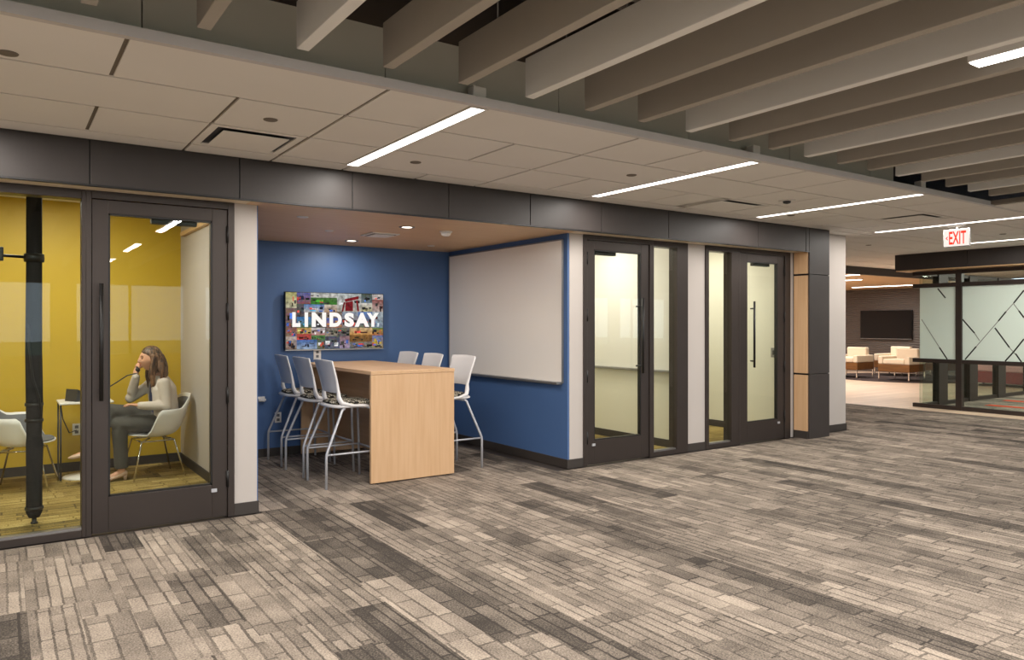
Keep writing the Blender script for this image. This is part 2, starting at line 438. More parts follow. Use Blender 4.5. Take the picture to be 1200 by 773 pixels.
# ---- floor with carpet planks
floor = struct('floor', (XL, YN, -.10, 13.3, YFAR, -.006), 'base', 'floor of the open office laid with grey patterned carpet planks', 'floor')
PW, PL, X0 = .229, 1.0, 3.55
XRM = 9.93
def proj(x, y, z=0):
    S, Cc = math.sin(YAW), math.cos(YAW)
    d = x * S + y * Cc; r = x * Cc - y * S
    if d < .3: return None
    return 600 + FPX * r / d, HZ - FPX * (z - CAMH) / d, d
def carpeted(x, y):
    if y < 5.98: return x < 13.3
    if 1.69 < x < 4.88 and y < YB: return True
    return x > 9.0 and y < 9.4 and x < 13.3 and not (x < XRM and y > YF)
planks, far = [], []
for ci in range(int((XL - X0) / PW), int((13.3 - X0) / PW)):
    x0 = X0 + ci * PW
    offy = (random.random() * PL)
    r = -9
    while True:
        y0 = r * PL + offy; r += 1
        if y0 > 9.2: break
        xc, yc = x0 + PW / 2, y0 + PL / 2
        a = max(y0, YN)
        ylim = 6.0 if not (1.75 < xc < 4.8 or xc > 9.95) else (YB if xc < 5 else 9.2)
        b_ = min(y0 + PL, ylim)
        if b_ - a < .06: continue
        pr = [proj(x, y) for x in (x0, x0 + PW) for y in (a, b_)]
        vis = any(p and -20 < p[0] < 1220 and p[1] < 800 for p in pr)
        q = random.random()
        # distribution of tones: mostly taupe and pale, few dark
        tone = .06 + .14 * random.random() if q < .025 else (.36 + .18 * random.random() if q < .30 else .54 + .22 * random.random())
        for (dx, dy0, dy1, tn) in ((3.66, 3.0, 4.1, .05), (3.66, 1.6, 3.0, .20), (3.66, 4.1, 5.2, .22), (1.90, 3.6, 4.5, .08), (1.90, 4.5, 5.6, .22), (2.16, 2.6, 4.4, .24), (2.16, 4.4, 5.6, .12), (2.39, 1.6, 3.0, .22),
                                   (6.78, 4.5, 5.7, .06), (6.78, 3.4, 4.5, .26), (6.15, 1.6, 3.1, .14), (4.05, 5.1, 6.2, .08), (4.82, 4.9, 5.9, .1), (.07, 3.9, 4.9, .05), (8.6, 2.6, 4.0, .2), (10.7, 3.6, 5.4, .18), (11.8, 4.2, 6.0, .16), (5.4, 2.2, 3.2, .3)):
            if abs(xc - dx) < PW / 2 and dy0 < yc < dy1: tone = tn
        dist = math.hypot(xc, yc)
        (planks if vis else far).append((dist, x0, a, b_, tone, random.random()))
planks.sort()
far += planks[300:]; planks = planks[:300]
pm = MB().box(0, 0, -.006, 1, 1, 0).mesh('carpet_plank'); pm.materials.append(MT['carpet'])
def plank(mesh, x0, x1, y0, y1, tone, seed, parent):
    o = bpy.data.objects.new('carpet_plank', mesh); C.objects.link(o)
    o.location = (x0 + .0006, y0 + .0006, 0); o.scale = (x1 - x0 - .0012, y1 - y0 - .0012, 1)
    o['tone'] = tone; o['seed'] = seed; o.parent = parent
    return o
for d, x0, a, b_, tone, sd in planks: plank(pm, x0, x0 + PW, a, b_, tone, sd, floor)
fb = MB(); ton, see = [], []
for d, x0, a, b_, tone, sd in far:
    fb.box(x0 + .0006, a + .0006, -.006, x0 + PW - .0006, b_ - .0006, 0); ton += [tone] * 6; see += [sd] * 6
fo = fb.build('carpet_planks', 'carpet_geo', floor, fix=False); fo['kind'] = 'stuff'
for nm, arr in (('tone', ton), ('seed', see)):
    at = fo.data.attributes.new(nm, 'FLOAT', 'FACE'); at.data.foreach_set('value', arr)

tag(box('floor_lounge', (13.3, 3.0, -.10, 26, YFAR, 0), 'tile'), 'pale beige wood-look tile floor of the lounge beyond the carpet', 'floor', kind='structure')
tag(box('floor_outside', (13.3, YN, -.10, 26, 3.0, 0), 'tile'), 'pale floor continuing at the right of the glass room', 'floor', kind='structure')

# gold carpet in the three small rooms
gm = MB().box(0, 0, -.006, 1, 1, 0).mesh('carpet_plank'); gm.materials.append(MT['carpet_gold'])
def gold_floor(name, xa, xb, ya, yb, label):
    f = struct(name, (xa, ya, -.05, xb, yb, -.0055), 'base', label, 'floor')
    y = ya; k = 0
    while y < yb - .01:
        x = xa - random.random() * .9
        while x < xb:
            p, q = max(x, xa), min(x + 1.0, xb)
            if q - p > .03:
                plank(gm, p, q, y, min(y + PW, yb), .25 + .6 * random.random(), random.random(), f).location.z = .001
            x += 1.0
        y += PW
    return f
gold_floor('floor_left', -2.2, 1.64, YF + .12, YK, 'mustard and brown carpet planks inside the yellow phone booth')
gold_floor('floor_middle', 5.0, 6.72, YF + .12, 8.6, 'mustard carpet planks inside the room behind the second glass door')
gold_floor('floor_right', 6.93, 8.70, YF + .12, 8.6, 'mustard carpet planks inside the room behind the third glass door')

# ---- dropped tile ceiling
ceil = thing('ceiling', 'dropped ceiling of pale tiles running along the glass-fronted rooms', 'ceiling', kind='structure')
box('ceiling_grid', (XL, YE + .02, ZC + .010, 8.7, YF + .05, ZC + .05), 'grid', ceil)
box('ceiling_grid', (8.7, YE + .02, ZC + .010, XR, 9.15, ZC + .05), 'grid', ceil)
box('ceiling_grid', (8.66, YN, ZC + .010, XR, YE + .02, ZC + .05), 'grid', ceil)
STRIPS = [2.305 + 2.53 * k for k in range(-4, 8)]
rows = [(YE, 4.285), (4.285, 4.925), (4.925, 5.57), (5.57, YFA)]
tmesh = {}
def tile(x0, x1, y0, y1):
    key = (round(x1 - x0, 3), round(y1 - y0, 3))
    if key not in tmesh:
        g = .011; me = MB().box(-key[0] / 2 + g, -key[1] / 2 + g, 0, key[0] / 2 - g, key[1] / 2 - g, .012).mesh('ceiling_tile')
        me.materials.append(MT['ceil']); tmesh[key] = me
    o = bpy.data.objects.new('ceiling_tile', tmesh[key]); C.objects.link(o)
    o.location = ((x0 + x1) / 2, (y0 + y1) / 2, ZC); o.parent = ceil
    return o
VENTS = [(1.09, 1.72, 2), (5.93, 6.74, 2), (8.62, 9.25, 1)]
for bi in range(len(STRIPS) - 1):
    s0 = STRIPS[bi]
    a, b_ = s0 + .055, STRIPS[bi + 1] - .055
    for ri, (y0, y1) in enumerate(rows):
        sp = {3: {0: (.69, 1.95), 1: (1.32, 1.95), 2: (.69, 1.32, 1.95), 3: (1.32, 1.95)},
              4: {0: (1.27, 1.91), 1: (.665, 1.27), 2: (1.27, 1.91), 3: (.665, 1.27)}}.get(bi, {0: (.64, 1.27), 1: (1.27, 1.91), 2: (.64, 1.27, 1.91), 3: (1.27,)})[ri]
        cuts = [a] + [s0 + c for c in sp] + [b_]
        if ri == 3: cuts[0] -= .055; cuts[-1] += .055
        for p, q in zip(cuts, cuts[1:]):
            if any(ri == v[2] and p < (v[0] + v[1]) / 2 < q for v in VENTS): 
                v = [v for v in VENTS if ri == v[2] and p < (v[0] + v[1]) / 2 < q][0]
                if v[0] - p > .15: tile(p, v[0], y0, y1)
                if q - v[1] > .15: tile(v[1], q, y0, y1)
                continue
            tile(p, q, y0, y1)
y = YFA
while y < 9.1:
    x = 9.18
    while x < 22.5:
        tile(x, x + 1.265, y, min(y + .64, 9.12)); x += 1.265
    y += .64
y = YE
while y > 0:
    x = 8.75
    while x < 22: tile(x, x + 1.265, y - .64, y); x += 1.265
    y -= .64

tag(MB().box(XL, YE - .02, ZC - .004, 8.66, YE + .02, ZC + .045).build('trim_1', 'trimgrey'), 'light grey metal edge trim along the front of the tile ceiling', 'trim', kind='structure')
tag(MB().box(8.66, YE - .02, ZC - .004, 22, YE + .02, ZC + .045).build('trim_2', 'trimgrey'), 'far stretch of the light grey ceiling edge trim by the exit sign', 'trim', kind='structure')
bh = thing('wall_bulkhead', 'grey-green bulkhead panels rising above the ceiling edge behind the baffles', 'wall', kind='structure')
bx = -8.0
for w in (1.22,) * 12 + (.4,):
    box('bulkhead_panel', (bx + .003, 3.80, ZC + .02, bx + w - .003, 3.84, 3.14), 'bulk', bh); bx += w
tag(box('trim_3', (XL, YE + .02, ZC + .045, 7.04, 3.80, ZC + .055), 'bulk'), 'narrow grey ledge between ceiling edge and bulkhead', 'trim', kind='structure')
struct('wall_return', (8.66, YN, 2.80, 8.78, 3.3, 4.2), 'bulk', 'grey return bulkhead at the far right end of the baffles', 'wall')
struct('ceiling_deck', (XL, YN, 4.2, XR, 7.0, 4.3), 'deck', 'dark open deck above the ceiling baffles', 'ceiling')
struct('wall_plenum', (XL, 6.9, 2.9, XR, 7.0, 4.2), 'deck', 'dark back of the open ceiling void above the bulkhead', 'wall')

# ---- ducts and joists in the open void
for i, (x, nm) in enumerate(((0.2, 'leftmost'), (3.1, 'second'), (6.0, 'third'), (8.2, 'rightmost'))):
    j = MB(); 
    j.box(x - .07, YN, 4.05, x + .07, 6.9, 4.07).box(x - .07, YN, 4.18, x + .07, 6.9, 4.20).box(x - .006, YN, 4.07, x + .006, 6.9, 4.18)
    tag(j.build('deck_joist', 'deck'), 'dark steel joist under the deck, %s of the four above the baffles' % nm, 'joist', 'deck joists')
tag(MB().sweep([(-8, 2.75, 3.62), (8.4, 2.75, 3.62)], .17, 20).build('round_duct', 'duct'), 'round grey air duct in the dark void above the baffles', 'duct')
t = thing('cable_tray', 'pale cable tray with cross bars seen through gaps between the baffles', 'cable tray')
for yy in (1.95, 2.30): box('tray_rail', (-6, yy, 3.30, 8.4, yy + .02, 3.36), 'alum', t)
for i in range(48): box('tray_bar', (-5.9 + i * .3, 1.95, 3.31, -5.82 + i * .3, 2.31, 3.33), 'alum', t)
for i, yy in enumerate((3.25, 3.38)):
    tag(MB().sweep([(-8, yy, 3.45), (8.4, yy, 3.45)], .025, 10).build('conduit', 'duct'), 'thin grey conduit pipe in the ceiling void, %s the bulkhead' % ('further from', 'nearer to')[i], 'pipe', 'ceiling conduits')

# ---- ceiling baffles
ORD = ['first', 'second', 'third', 'fourth', 'fifth', 'sixth', 'seventh', 'eighth']
def baffle(k):
    x = 1.188 + .456 * k; white = k % 3 == 0
    if k < -2: lab = ('white' if white else 'taupe') + ' felt ceiling baffle beyond the left edge of the view'
    elif white: lab = 'white felt ceiling baffle, %s white one counting from the left' % ORD[k // 3]
    elif k < 0: lab = 'taupe felt baffle end peeking at the top left, %s one' % ('farther left' if k == -2 else 'nearer the first white')
    else: lab = 'taupe felt ceiling baffle, %s one right of the %s white baffle' % (ORD[k % 3 - 1], ORD[k // 3])
    t = thing('ceiling_baffle', lab, 'baffle', (x, 3.58, 2.84), 0, 'hanging ceiling baffles')
    part('baffle_panel', MB().box(0, -11.5, 0, .062, 0, .231), 'baf_w' if white else 'baf_t', t, .004)
    for yy in (-.35, -2.0, -3.6): part('hanger_wire', MB().sweep([(.031, yy, .231), (.031, yy, 1.36)], .004, 6), 'alum', t)
for k in range(-8, 17): baffle(k)

# ---- recessed linear lights
def strip(x, y0, y1, label, bracket=True, watts=W_STRIP):
    t = thing('linear_light', label, 'ceiling light', (x, y0, ZC), 0, 'recessed linear lights along the ceiling')
    L = y1 - y0
    fr = MB()
    for sx in (-1, 1): fr.box(sx * .045, 0, -.004, sx * .056, L, .012)
    fr.box(-.056, -.012, -.004, .056, 0, .012).box(-.056, L, -.004, .056, L + .012, .012)
    part('light_frame', fr, 'plastic', t)
    part('diffuser', MB().box(-.045, 0, -.0015, .045, L, .009), 'lamp', t)
    if bracket: part('end_bracket', MB().box(-.045, -.02, .05, .045, .05, .125), 'plastic', t, .008)
    lamp('linear_light_glow', t, (0, L / 2, -.012), .09, L, watts)
    return t
names = {3: 'recessed linear light just outside the left edge, above the yellow booth', 4: 'recessed linear light above the bar table alcove, first from the left',
         5: 'recessed linear light above the second glass door, second from the left', 6: 'recessed linear light above the third glass door and dark pillar',
         7: 'recessed linear light just this side of the exit sign', 8: 'recessed linear light beyond the exit sign, above the glass room'}
for i, x in enumerate(STRIPS):
    strip(x, YE + .05, 5.59, names.get(i, 'recessed linear light beyond the %s end of the view' % ('left' if i < 3 else 'right')), i < 7)

# ---- lights between the baffles
for x in (-2.66, -.38, 1.90, 4.18, 6.46):
    for y1 in (1.84, -1.6, -5.0):
        seen = abs(x - 4.18) < .1 and y1 > 0
        t = thing('slot_light', 'slim linear light glowing between two baffles at the upper right corner' if seen else 'slim linear light slotted between two baffles over the open floor',
                  'ceiling light', (x, y1 - 1.5, 2.85), 0, None if seen else 'slot lights between the baffles')
        part('light_housing', MB().box(-.055, 0, .004, .055, 1.5, .08), 'plastic', t)
        part('diffuser', MB().box(-.05, .01, -.004, .05, 1.49, .004), 'lamp', t)
        for yy in (.3, 1.2): part('hanger_wire', MB().sweep([(0, yy, .08), (0, yy, 1.35)], .003, 6), 'alum', t)
        lamp('slot_light_glow', t, (0, .75, -.014), .1, 1.48, W_BAFFLE)

# ---- fascia
fa = thing('trim_4', 'dark laminate fascia band above the glass fronts and alcove', 'trim', kind='structure')
seams = [-2.5, -1.5, -.5, .505, 1.496, 2.401, 3.315, 4.217, 5.126, 6.112, 7.67, 8.647, 8.723]
for p, q in zip(seams, seams[1:]): box('fascia_panel', (p + .004, YFA, ZF, q - .004, YFA + .02, ZC), 'fascia', fa, .002)
box('fascia_backing', (-2.5, YFA + .012, ZF + .002, 9.16, YFA + .04, ZC), 'black', fa)
box('fascia_edge', (-2.5, YFA - .004, ZF - .012, 8.72, YFA + .03, ZF), 'black', fa)
tag(MB().box(-2.5, YFA + .03, ZF - .006, 1.60, YF + .06, ZF + .03).box(4.88, YFA + .03, ZF - .006, 8.72, YF + .06, ZF + .03).build('ceiling_soffit', 'soffit'), 'thin maple soffit under the dark fascia above the doors', 'soffit', kind='structure')
struct('ceiling_alcove', (1.60, YFA + .03, ZA, 4.88, YB + .1, ZA + .04), 'mapleX', 'maple veneer ceiling of the blue alcove', 'ceiling')

# ---- dark pillar at the far end with maple return
pc = thing('trim_5', 'dark laminate pillar at the end of the glass fronts', 'trim', kind='structure')
zs = [.0, .847, 2.155, ZF + .0]
box('pillar_core', (8.735, YFA + .012, 0, 9.16, YF + .1, ZF), 'black', pc)
for a, b_ in ((0, .843), (.851, 2.151), (2.159, ZC)):
    box('pillar_panel', (8.725, YFA, a, 9.171, YFA + .02, b_), 'fascia', pc, .002)
    box('pillar_side_panel', (9.155, YFA + .02, a, 9.171, YF + .02, b_), 'fascia', pc, .002)
for a, b_ in ((.10, .835), (.859, 2.143), (2.167, ZF - .006)):
    box('maple_panel', (8.705, YFA + .022, a, 8.73, YF - .01, b_), 'maple', pc, .002)
box('pillar_base', (8.703, YFA + .02, 0, 8.735, YF - .01, .10), 'base', pc)

# ---- front walls between the rooms, back and side walls
struct('wall_front', (1.512, YF, 0, 1.69, YF + .14, ZA), 'white', 'white wall end between the yellow booth and the blue alcove', 'wall')
struct('wall_front', (4.885, YF, 0, 5.067, YF + .14, ZA), 'white', 'white wall end between the blue alcove and the second glass door', 'wall')
struct('wall_front', (6.655, YF, 0, 6.966, YF + .14, ZA), 'white', 'white wall strip between the second and third glass fronts', 'wall')
struct('wall_front', (9.10, YF, 0, XRM, YF + .14, ZC), 'white', 'white wall end right of the dark pillar', 'wall')
struct('wall_front', (8.62, YF + .01, 0, 8.72, YF + .14, ZA), 'white', 'thin white strip between third door frame and maple pillar side', 'wall')
struct('wall_header', (-2.5, YF + .02, ZF + .03, 9.2, YF + .14, ZC + .6), 'white', 'hidden wall head above the door frames', 'wall')
struct('wall_booth_right', (1.64, YF + .14, 0, 1.69, YB + .4, 2.9), 'white', 'white partition wall inside the yellow booth', 'wall')
struct('wall_booth_back', (-2.3, YK, 0, 1.69, YK + .1, 2.9), 'yellow', 'mustard yellow back wall of the phone booth', 'wall')
struct('wall_booth_left', (-2.3, YF + .1, 0, -2.2, YK, 2.9), 'yellow', 'yellow side wall of the booth beyond the left edge', 'wall')
struct('ceiling_booth', (-2.3, YF + .1, 2.75, 1.66, YK + .05, 2.8), 'ceil', 'pale ceiling of the yellow booth', 'ceiling')
struct('wall_alcove_back', (1.69, YB, 0, 4.95, YB + .1, 2.6), 'blue', 'deep blue back wall of the alcove behind the display', 'wall')
struct('wall_alcove_right', (4.862, YF + .004, 0, 4.886, YB, ZA), 'blue', 'blue side wall of the alcove behind the whiteboard', 'wall')
struct('wall_alcove_left', (1.69, YF + .01, 0, 1.70, YB, ZA), 'blue', 'blue left side wall of the alcove', 'wall')
struct('wall_middle_left', (4.886, YF + .14, 0, 5.0, 8.7, 2.9), 'cream', 'cream left wall of the room behind the second door', 'wall')
struct('wall_middle_right', (6.72, YF + .14, 0, 6.93, 8.7, 2.9), 'cream', 'cream wall carrying a whiteboard behind the second glass door', 'wall')
struct('wall_right_side', (8.70, YF + .14, 0, 8.82, 8.7, 2.9), 'cream', 'cream side wall behind the third glass door', 'wall')
struct('wall_rooms_back', (4.95, 8.6, 0, 9.9, 8.7, 2.9), 'cream', 'cream back wall of the two small rooms', 'wall')
struct('wall_corner', (9.83, YF + .14, 0, XRM, 9.6, 2.9), 'white', 'white side wall turning the corner beyond the pillar', 'wall')
struct('ceiling_rooms', (4.95, YF + .12, 2.70, 8.8, 8.65, 2.75), 'ceil', 'pale ceiling of the two small rooms', 'ceiling')

def baseboard(nm, b, lab): struct(nm, b, 'base', lab, 'baseboard', .002)
HB = .095
baseboard('baseboard_front', (1.512, YF - .012, 0, 1.702, YF, HB), 'dark base at the foot of the white wall end by the alcove')
baseboard('baseboard_front', (4.85, YF - .012, 0, 5.067, YF, HB), 'dark base below the white wall end at the second door')
baseboard('baseboard_front', (6.655, YF - .012, 0, 6.966, YF, HB), 'dark base below the white strip between glass fronts')
baseboard('baseboard_front', (9.18, YF - .012, 0, XRM + .012, YF, HB), 'dark base at the white wall end right of the pillar')
baseboard('baseboard_alcove', (1.702, YB - .012, 0, 4.86, YB, HB), 'dark base along the blue back wall')
baseboard('baseboard_side', (4.85, YF, 0, 4.862, YB - .012, HB), 'dark base along the blue whiteboard wall')
baseboard('baseboard_booth', (-2.2, YK - .012, 0, 1.64, YK, HB), 'dark base along the yellow booth wall')
baseboard('baseboard_partition', (1.628, YF + .14, 0, 1.64, YK - .012, HB), 'dark base along the white booth partition')
baseboard('baseboard_middle', (6.708, YF + .14, 0, 6.72, 8.6, HB), 'dark base of the wall behind the second glass door')
baseboard('baseboard_right', (8.688, YF + .14, 0, 8.70, 8.6, HB), 'dark base of the wall behind the third glass door')

# ---- glazed fronts
FY0, FY1 = YF - .02, YF + .11
def glazed_door(n, label, j0, l0, l1, j1, glass_x, hinge, base_rail=.262, top_rail=2.296, hx=None):
    d = thing('door_%d' % n, label, 'door', ((l0 + l1) / 2, YF, 0), 0, kind='structure')
    def P(nm, b, mat, par=d, bev=.003): return box(nm, b, mat, par, bev)
    P('frame_jamb', (j0, FY0, 0, l0 - .003, FY1, ZA), 'frame'); P('frame_jamb', (l1 + .003, FY0, 0, j1, FY1, ZA), 'frame')
    P('frame_header', (l0 - .003, FY0, 2.395, l1 + .003, FY1, ZA), 'frame')
    y0, y1 = YF - .005, YF + .045
    z0, z1 = .010, 2.392
    leaf = P('door_leaf', (l0, y0, z0, glass_x[0], y1, z1), 'frame')
    P('stile', (glass_x[1], y0, z0, l1, y1, z1), 'frame', leaf)
    P('top_rail', (glass_x[0], y0, top_rail, glass_x[1], y1, z1), 'frame', leaf)
    P('bottom_rail', (glass_x[0], y0, z0, glass_x[1], y1, base_rail), 'frame', leaf)
    bead = MB(); gx0, gx1 = glass_x; w = .012
    bead.box(gx0, y0 + .004, base_rail, gx0 + w, y1 - .004, top_rail).box(gx1 - w, y0 + .004, base_rail, gx1, y1 - .004, top_rail)
    bead.box(gx0, y0 + .004, base_rail, gx1, y1 - .004, base_rail + w).box(gx0, y0 + .004, top_rail - w, gx1, y1 - .004, top_rail)
    bead.build('glazing_bead', 'black', leaf)
    P('glass_pane', (gx0 + .004, YF + .016, base_rail + .004, gx1 - .004, YF + .024, top_rail - .004), 'glass', leaf, 0)
    hy = YF - .075
    hd = MB().sweep([(hx, hy, .96), (hx, hy, 1.79)], .014, 12).build('pull_handle', 'black', leaf)
    for hz in (1.04, 1.70): MB().sweep([(hx, hy, hz), (hx + (.0 if n == 1 else (.03 if hinge > 0 else -.03)), y0 + .01, hz)], .010, 10).build('handle_standoff', 'black', leaf)
    for hz in (.30, .95, 1.60, 2.20):
        xx = l1 + .001 if hinge > 0 else l0 - .001
        MB().sweep([(xx, y0 - .010, hz - .065), (xx, y0 - .010, hz + .065)], .010, 10).build('hinge', 'black', d)
    cx0, cx1 = (gx1 - .42, gx1 - .10) if hinge > 0 else (gx0 + .06, gx0 + .36)
    cl = P('door_closer', (cx0, y1, top_rail - .045, cx1, y1 + .06, top_rail + .03), 'black', leaf, .006)
    MB().sweep([((cx0 + cx1) / 2, y1 + .03, top_rail + .03), (cx0 + .02, y1 + .10, top_rail + .05)], .008, 8).build('closer_arm', 'black', leaf)
    st = (gx1 + .012 if hinge > 0 else gx0 - .012)
    MB().box(st - .02, y0 - .012, base_rail - .055, st + .02, y0, base_rail - .03).build('door_tab', 'steel', leaf)
    return d

def sidelight(n, label, f0, g0, g1, f1):
    d = thing('window_%d' % n, label, 'window', ((g0 + g1) / 2, YF, 0), 0, kind='structure')
    if g0 - f0 > .004: box('frame_jamb', (f0, FY0, 0, g0, FY1, ZA), 'frame', d, .003)
    if f1 - g1 > .004: box('frame_jamb', (g1, FY0, 0, f1, FY1, ZA), 'frame', d, .003)
    box('frame_header', (g0, FY0, 2.385, g1, FY1, ZA), 'frame', d, .003)
    box('frame_sill', (g0, FY0, 0, g1, FY1, .055), 'frame', d, .003)
    box('sill_stop', (g0, YF - .002, .055, g1, YF + .055, .07), 'alum', d)
    box('glass_pane', (g0, YF + .016, .06, g1, YF + .024, 2.385), 'glass', d)
    return d
sidelight(1, 'tall fixed glass pane of the yellow booth left of its door', -1.30, -1.24, .474, .500)
glazed_door(1, 'dark framed glass door of the yellow phone booth', .500, .537, 1.46, 1.512, (.641, 1.350), 1, hx=.590)
glazed_door(2, 'dark framed glass door right of the blue alcove', 5.067, 5.115, 6.03, 6.06, (5.22, 5.91), -1, hx=5.872)
sidelight(2, 'narrow glass sidelight right of the second glass door', 6.06, 6.097, 6.47, 6.655)
sidelight(3, 'narrow glass sidelight left of the third glass door', 6.966, 7.021, 7.435, 7.56)
glazed_door(3, 'dark framed glass door beside the maple and dark pillar', 7.56, 7.60, 8.50, 8.62, (7.745, 8.367), 1, hx=7.80)

# ---- outer shell (beyond the view): side, back and lounge walls
struct('wall_left', (XL - .1, YN, 0, XL, 7, 4.3), 'white', 'white end wall far to the left', 'wall')
struct('wall_left', (XL, YF + .1, 0, -2.3, YF + .2, 4.3), 'white', 'white wall continuing left of the booth', 'wall')
wb = thing('wall_back', 'window wall on the opposite side of the open office', 'wall', (0, YN, 0), kind='structure')
box('wall_sill', (XL, YN - .1, 0, XR, YN, .75), 'white', wb); box('wall_head', (XL, YN - .1, 2.5, XR, YN, 4.3), 'white', wb)
xx = XL
while xx < XR:
    box('wall_pier', (xx, YN - .1, .75, xx + .55, YN, 2.5), 'white', wb)
    box('window_mullion', (xx + 1.7, YN - .08, .75, xx + 1.76, YN - .02, 2.5), 'frame', wb)
    box('window_pane', (xx + .55, YN - .055, .75, xx + 3.0, YN - .045, 2.5), 'glass', wb); xx += 3.0
struct('floor_ground', (-60, -80, -.4, 70, YN - .1, -.3), 'ground', 'grassy ground outside the window wall', 'ground')
struct('wall_right', (XR, YN, 0, XR + .1, 3, 4.3), 'white', 'white end wall far to the right', 'wall')
struct('wall_lounge', (XR, 3, 0, XR + .1, YFAR, 2.75), 'wave', 'dark wave-relief feature wall behind the lounge', 'wall')
struct('wall_far', (9.9, YFAR, 0, XR, YFAR + .1, 3), 'white', 'white far wall of the lounge beyond the corner', 'wall')
struct('wall_corner_far', (9.83, 9.6, 0, XRM, YFAR, 2.9), 'white', 'white side wall of the lounge', 'wall')
struct('trim_6', (9.9, 9.12, 2.60, XR, 9.22, ZC + .02), 'fascia', 'dark soffit edge where the lounge wood ceiling starts', 'trim')
struct('ceiling_lounge', (9.9, 9.22, 2.62, XR, YFAR, 2.68), 'mapleX', 'warm wood ceiling over the lounge', 'ceiling')
lg = [(17.6, 11.2, 'nearest the glass room'), (19.4, 13.2, 'farther back'), (21.2, 11.8, 'closest to the feature wall'), (15.8, 10.2, 'nearest the corner'), (15.5, 12.6, 'by the side wall')]
for x, y, nm in lg:
    t = thing('lounge_light', 'long linear light in the lounge wood ceiling, ' + nm, 'ceiling light', (x, y, 2.62), 0, 'lounge ceiling lights')
    part('light_frame', MB().box(-.07, -.9, -.008, .07, .9, .0), 'plastic', t)
    part('diffuser', MB().box(-.055, -.88, -.016, .055, .88, -.008), 'lamp', t)
    lamp('lounge_light_glow', t, (0, 0, -.025), .11, 1.76, W_LOUNGE)

# ------------------------------------------------------------------ blue alcove
# bar table
t = thing('bar_table', 'maple bar-height table with solid end panels in the blue alcove', 'table', (3.30, 7.46, 0))
def TP(nm, b, mat='maple', bev=.003): return box(nm, b, mat, t, bev)
TP('tabletop', (2.85, 6.465, 1.028, 3.75, 8.46, 1.062), 'mapleY'); TP('end_panel', (2.853, 6.47, .012, 3.747, 6.505, 1.027))
TP('end_panel', (2.853, 8.42, .012, 3.747, 8.455, 1.027)); TP('modesty_panel', (3.285, 6.506, .15, 3.315, 8.419, 1.027), 'mapleY')
for x in (2.92, 3.68):
    for y in (6.487, 8.437): MB().lathe((x, y, 0), [(.016, 0), (.016, .012)], 12).build('glide', 'black', t)

def make_stool():
    """faces +X, origin on the floor below the seat centre"""
    t = thing('bar_stool', 'white bar stool', 'stool', group='white bar stools at the maple table')
    # seat shell and cushion
    def seat(u, v):
        a = 2 * math.pi * u; ca, sa = math.cos(a), math.sin(a)
        k = (abs(ca) ** 4 + abs(sa) ** 4) ** -.25
        rr = [0, .7, .97, 1.0, .94, .6, 0][int(round(v * 6))]; zz = [.715, .717, .728, .742, .753, .755, .755][int(round(v * 6))]
        return (.225 * rr * k * ca, .23 * rr * k * sa, zz - .012 * (ca > .5) * rr)
    part('seat_shell', MB().grid(seat, 32, 7, True), 'stoolplastic', t)
    def cush(u, v):
        a = 2 * math.pi * u; ca, sa = math.cos(a), math.sin(a)
        k = (abs(ca) ** 4 + abs(sa) ** 4) ** -.25
        i = int(round(v * 5)); rr = [0, .9, 1.0, .98, .8, 0][i]; zz = [.752, .752, .762, .775, .788, .790][i]
        return (.208 * rr * k * ca + .01, .212 * rr * k * sa, zz)
    part('seat_cushion', MB().grid(cush, 32, 6, True), 'seatpat', t)
    # backrest: curved panel, wide at the top, waisted low, with forward flaring wings at the seat
    def back(th):
        def f(u, v):
            s = u * 2 - 1
            z = .865 + .30 * v
            w = .185 + .045 * v
            x = -.185 - .075 * v ** 1.3 + .03 * s * s
            return (x + th, s * w, z + .008 * (1 - s * s) * v)
        return f
    bk = MB().grid(back(0), 15, 9).build('backrest', 'stoolplastic', None); bk.parent = t
    so = bk.modifiers.new('thick', 'SOLIDIFY'); so.thickness = .014; so.offset = 0
    bv = bk.modifiers.new('bevel', 'BEVEL'); bv.width = .004; bv.segments = 2
    for s in (-1, 1):
        part('back_support', MB().sweep([(-.229, s * .227, 1.155), (-.183, s * .206, 1.0), (-.156, s * .187, .88), (-.152, s * .190, .82), (-.13, s * .208, .768), (-.04, s * .222, .745), (.1, s * .218, .735)],
             [(.008, .009), (.011, .012), (.016, .017), (.022, .026), (.022, .028), (.015, .018), (.008, .010)], 10, up=(1, 0, 0), round_end=True), 'stoolplastic', t)
        part('leg', MB().sweep([(-.10, s * .20, .722), (-.128, s * .213, .705), (-.282, s * .249, .345), (-.292, s * .252, .315), (-.295, s * .252, .285), (-.295, s * .252, 0)], .0125, 10), 'steel', t)
        part('leg', MB().sweep([(.12, s * .20, .722), (.195, s * .225, .70), (.215, s * .235, .66), (.235, s * .245, 0)], .0115, 10), 'steel', t)
        part('side_rung', MB().sweep([(-.292, s * .25, .31), (.226, s * .242, .31)], .009, 8), 'steel', t)
    part('foot_rung', MB().sweep([(.226, -.242, .31), (.226, .242, .31)], .010, 8), 'steel', t)
    part('rear_rung', MB().sweep([(-.10, -.20, .715), (-.10, .20, .715)], .011, 8), 'steel', t)
    return t
st0 = make_stool()
spots = [(2.735, 6.775, 0, 'white bar stool on the left side of the table, nearest the corridor'),
         (2.735, 7.42, 0, 'white bar stool on the left side of the table, middle one'),
         (2.745, 8.09, 0, 'white bar stool on the left side of the table, closest to the blue back wall'),
         (3.87, 6.87, math.pi, 'white bar stool on the whiteboard side of the table, nearest the corridor'),
         (3.85, 7.52, math.pi, 'white bar stool on the whiteboard side, middle one with only its back showing'),
         (3.86, 8.15, math.pi, 'white bar stool on the whiteboard side, farthest back with only its back showing')]
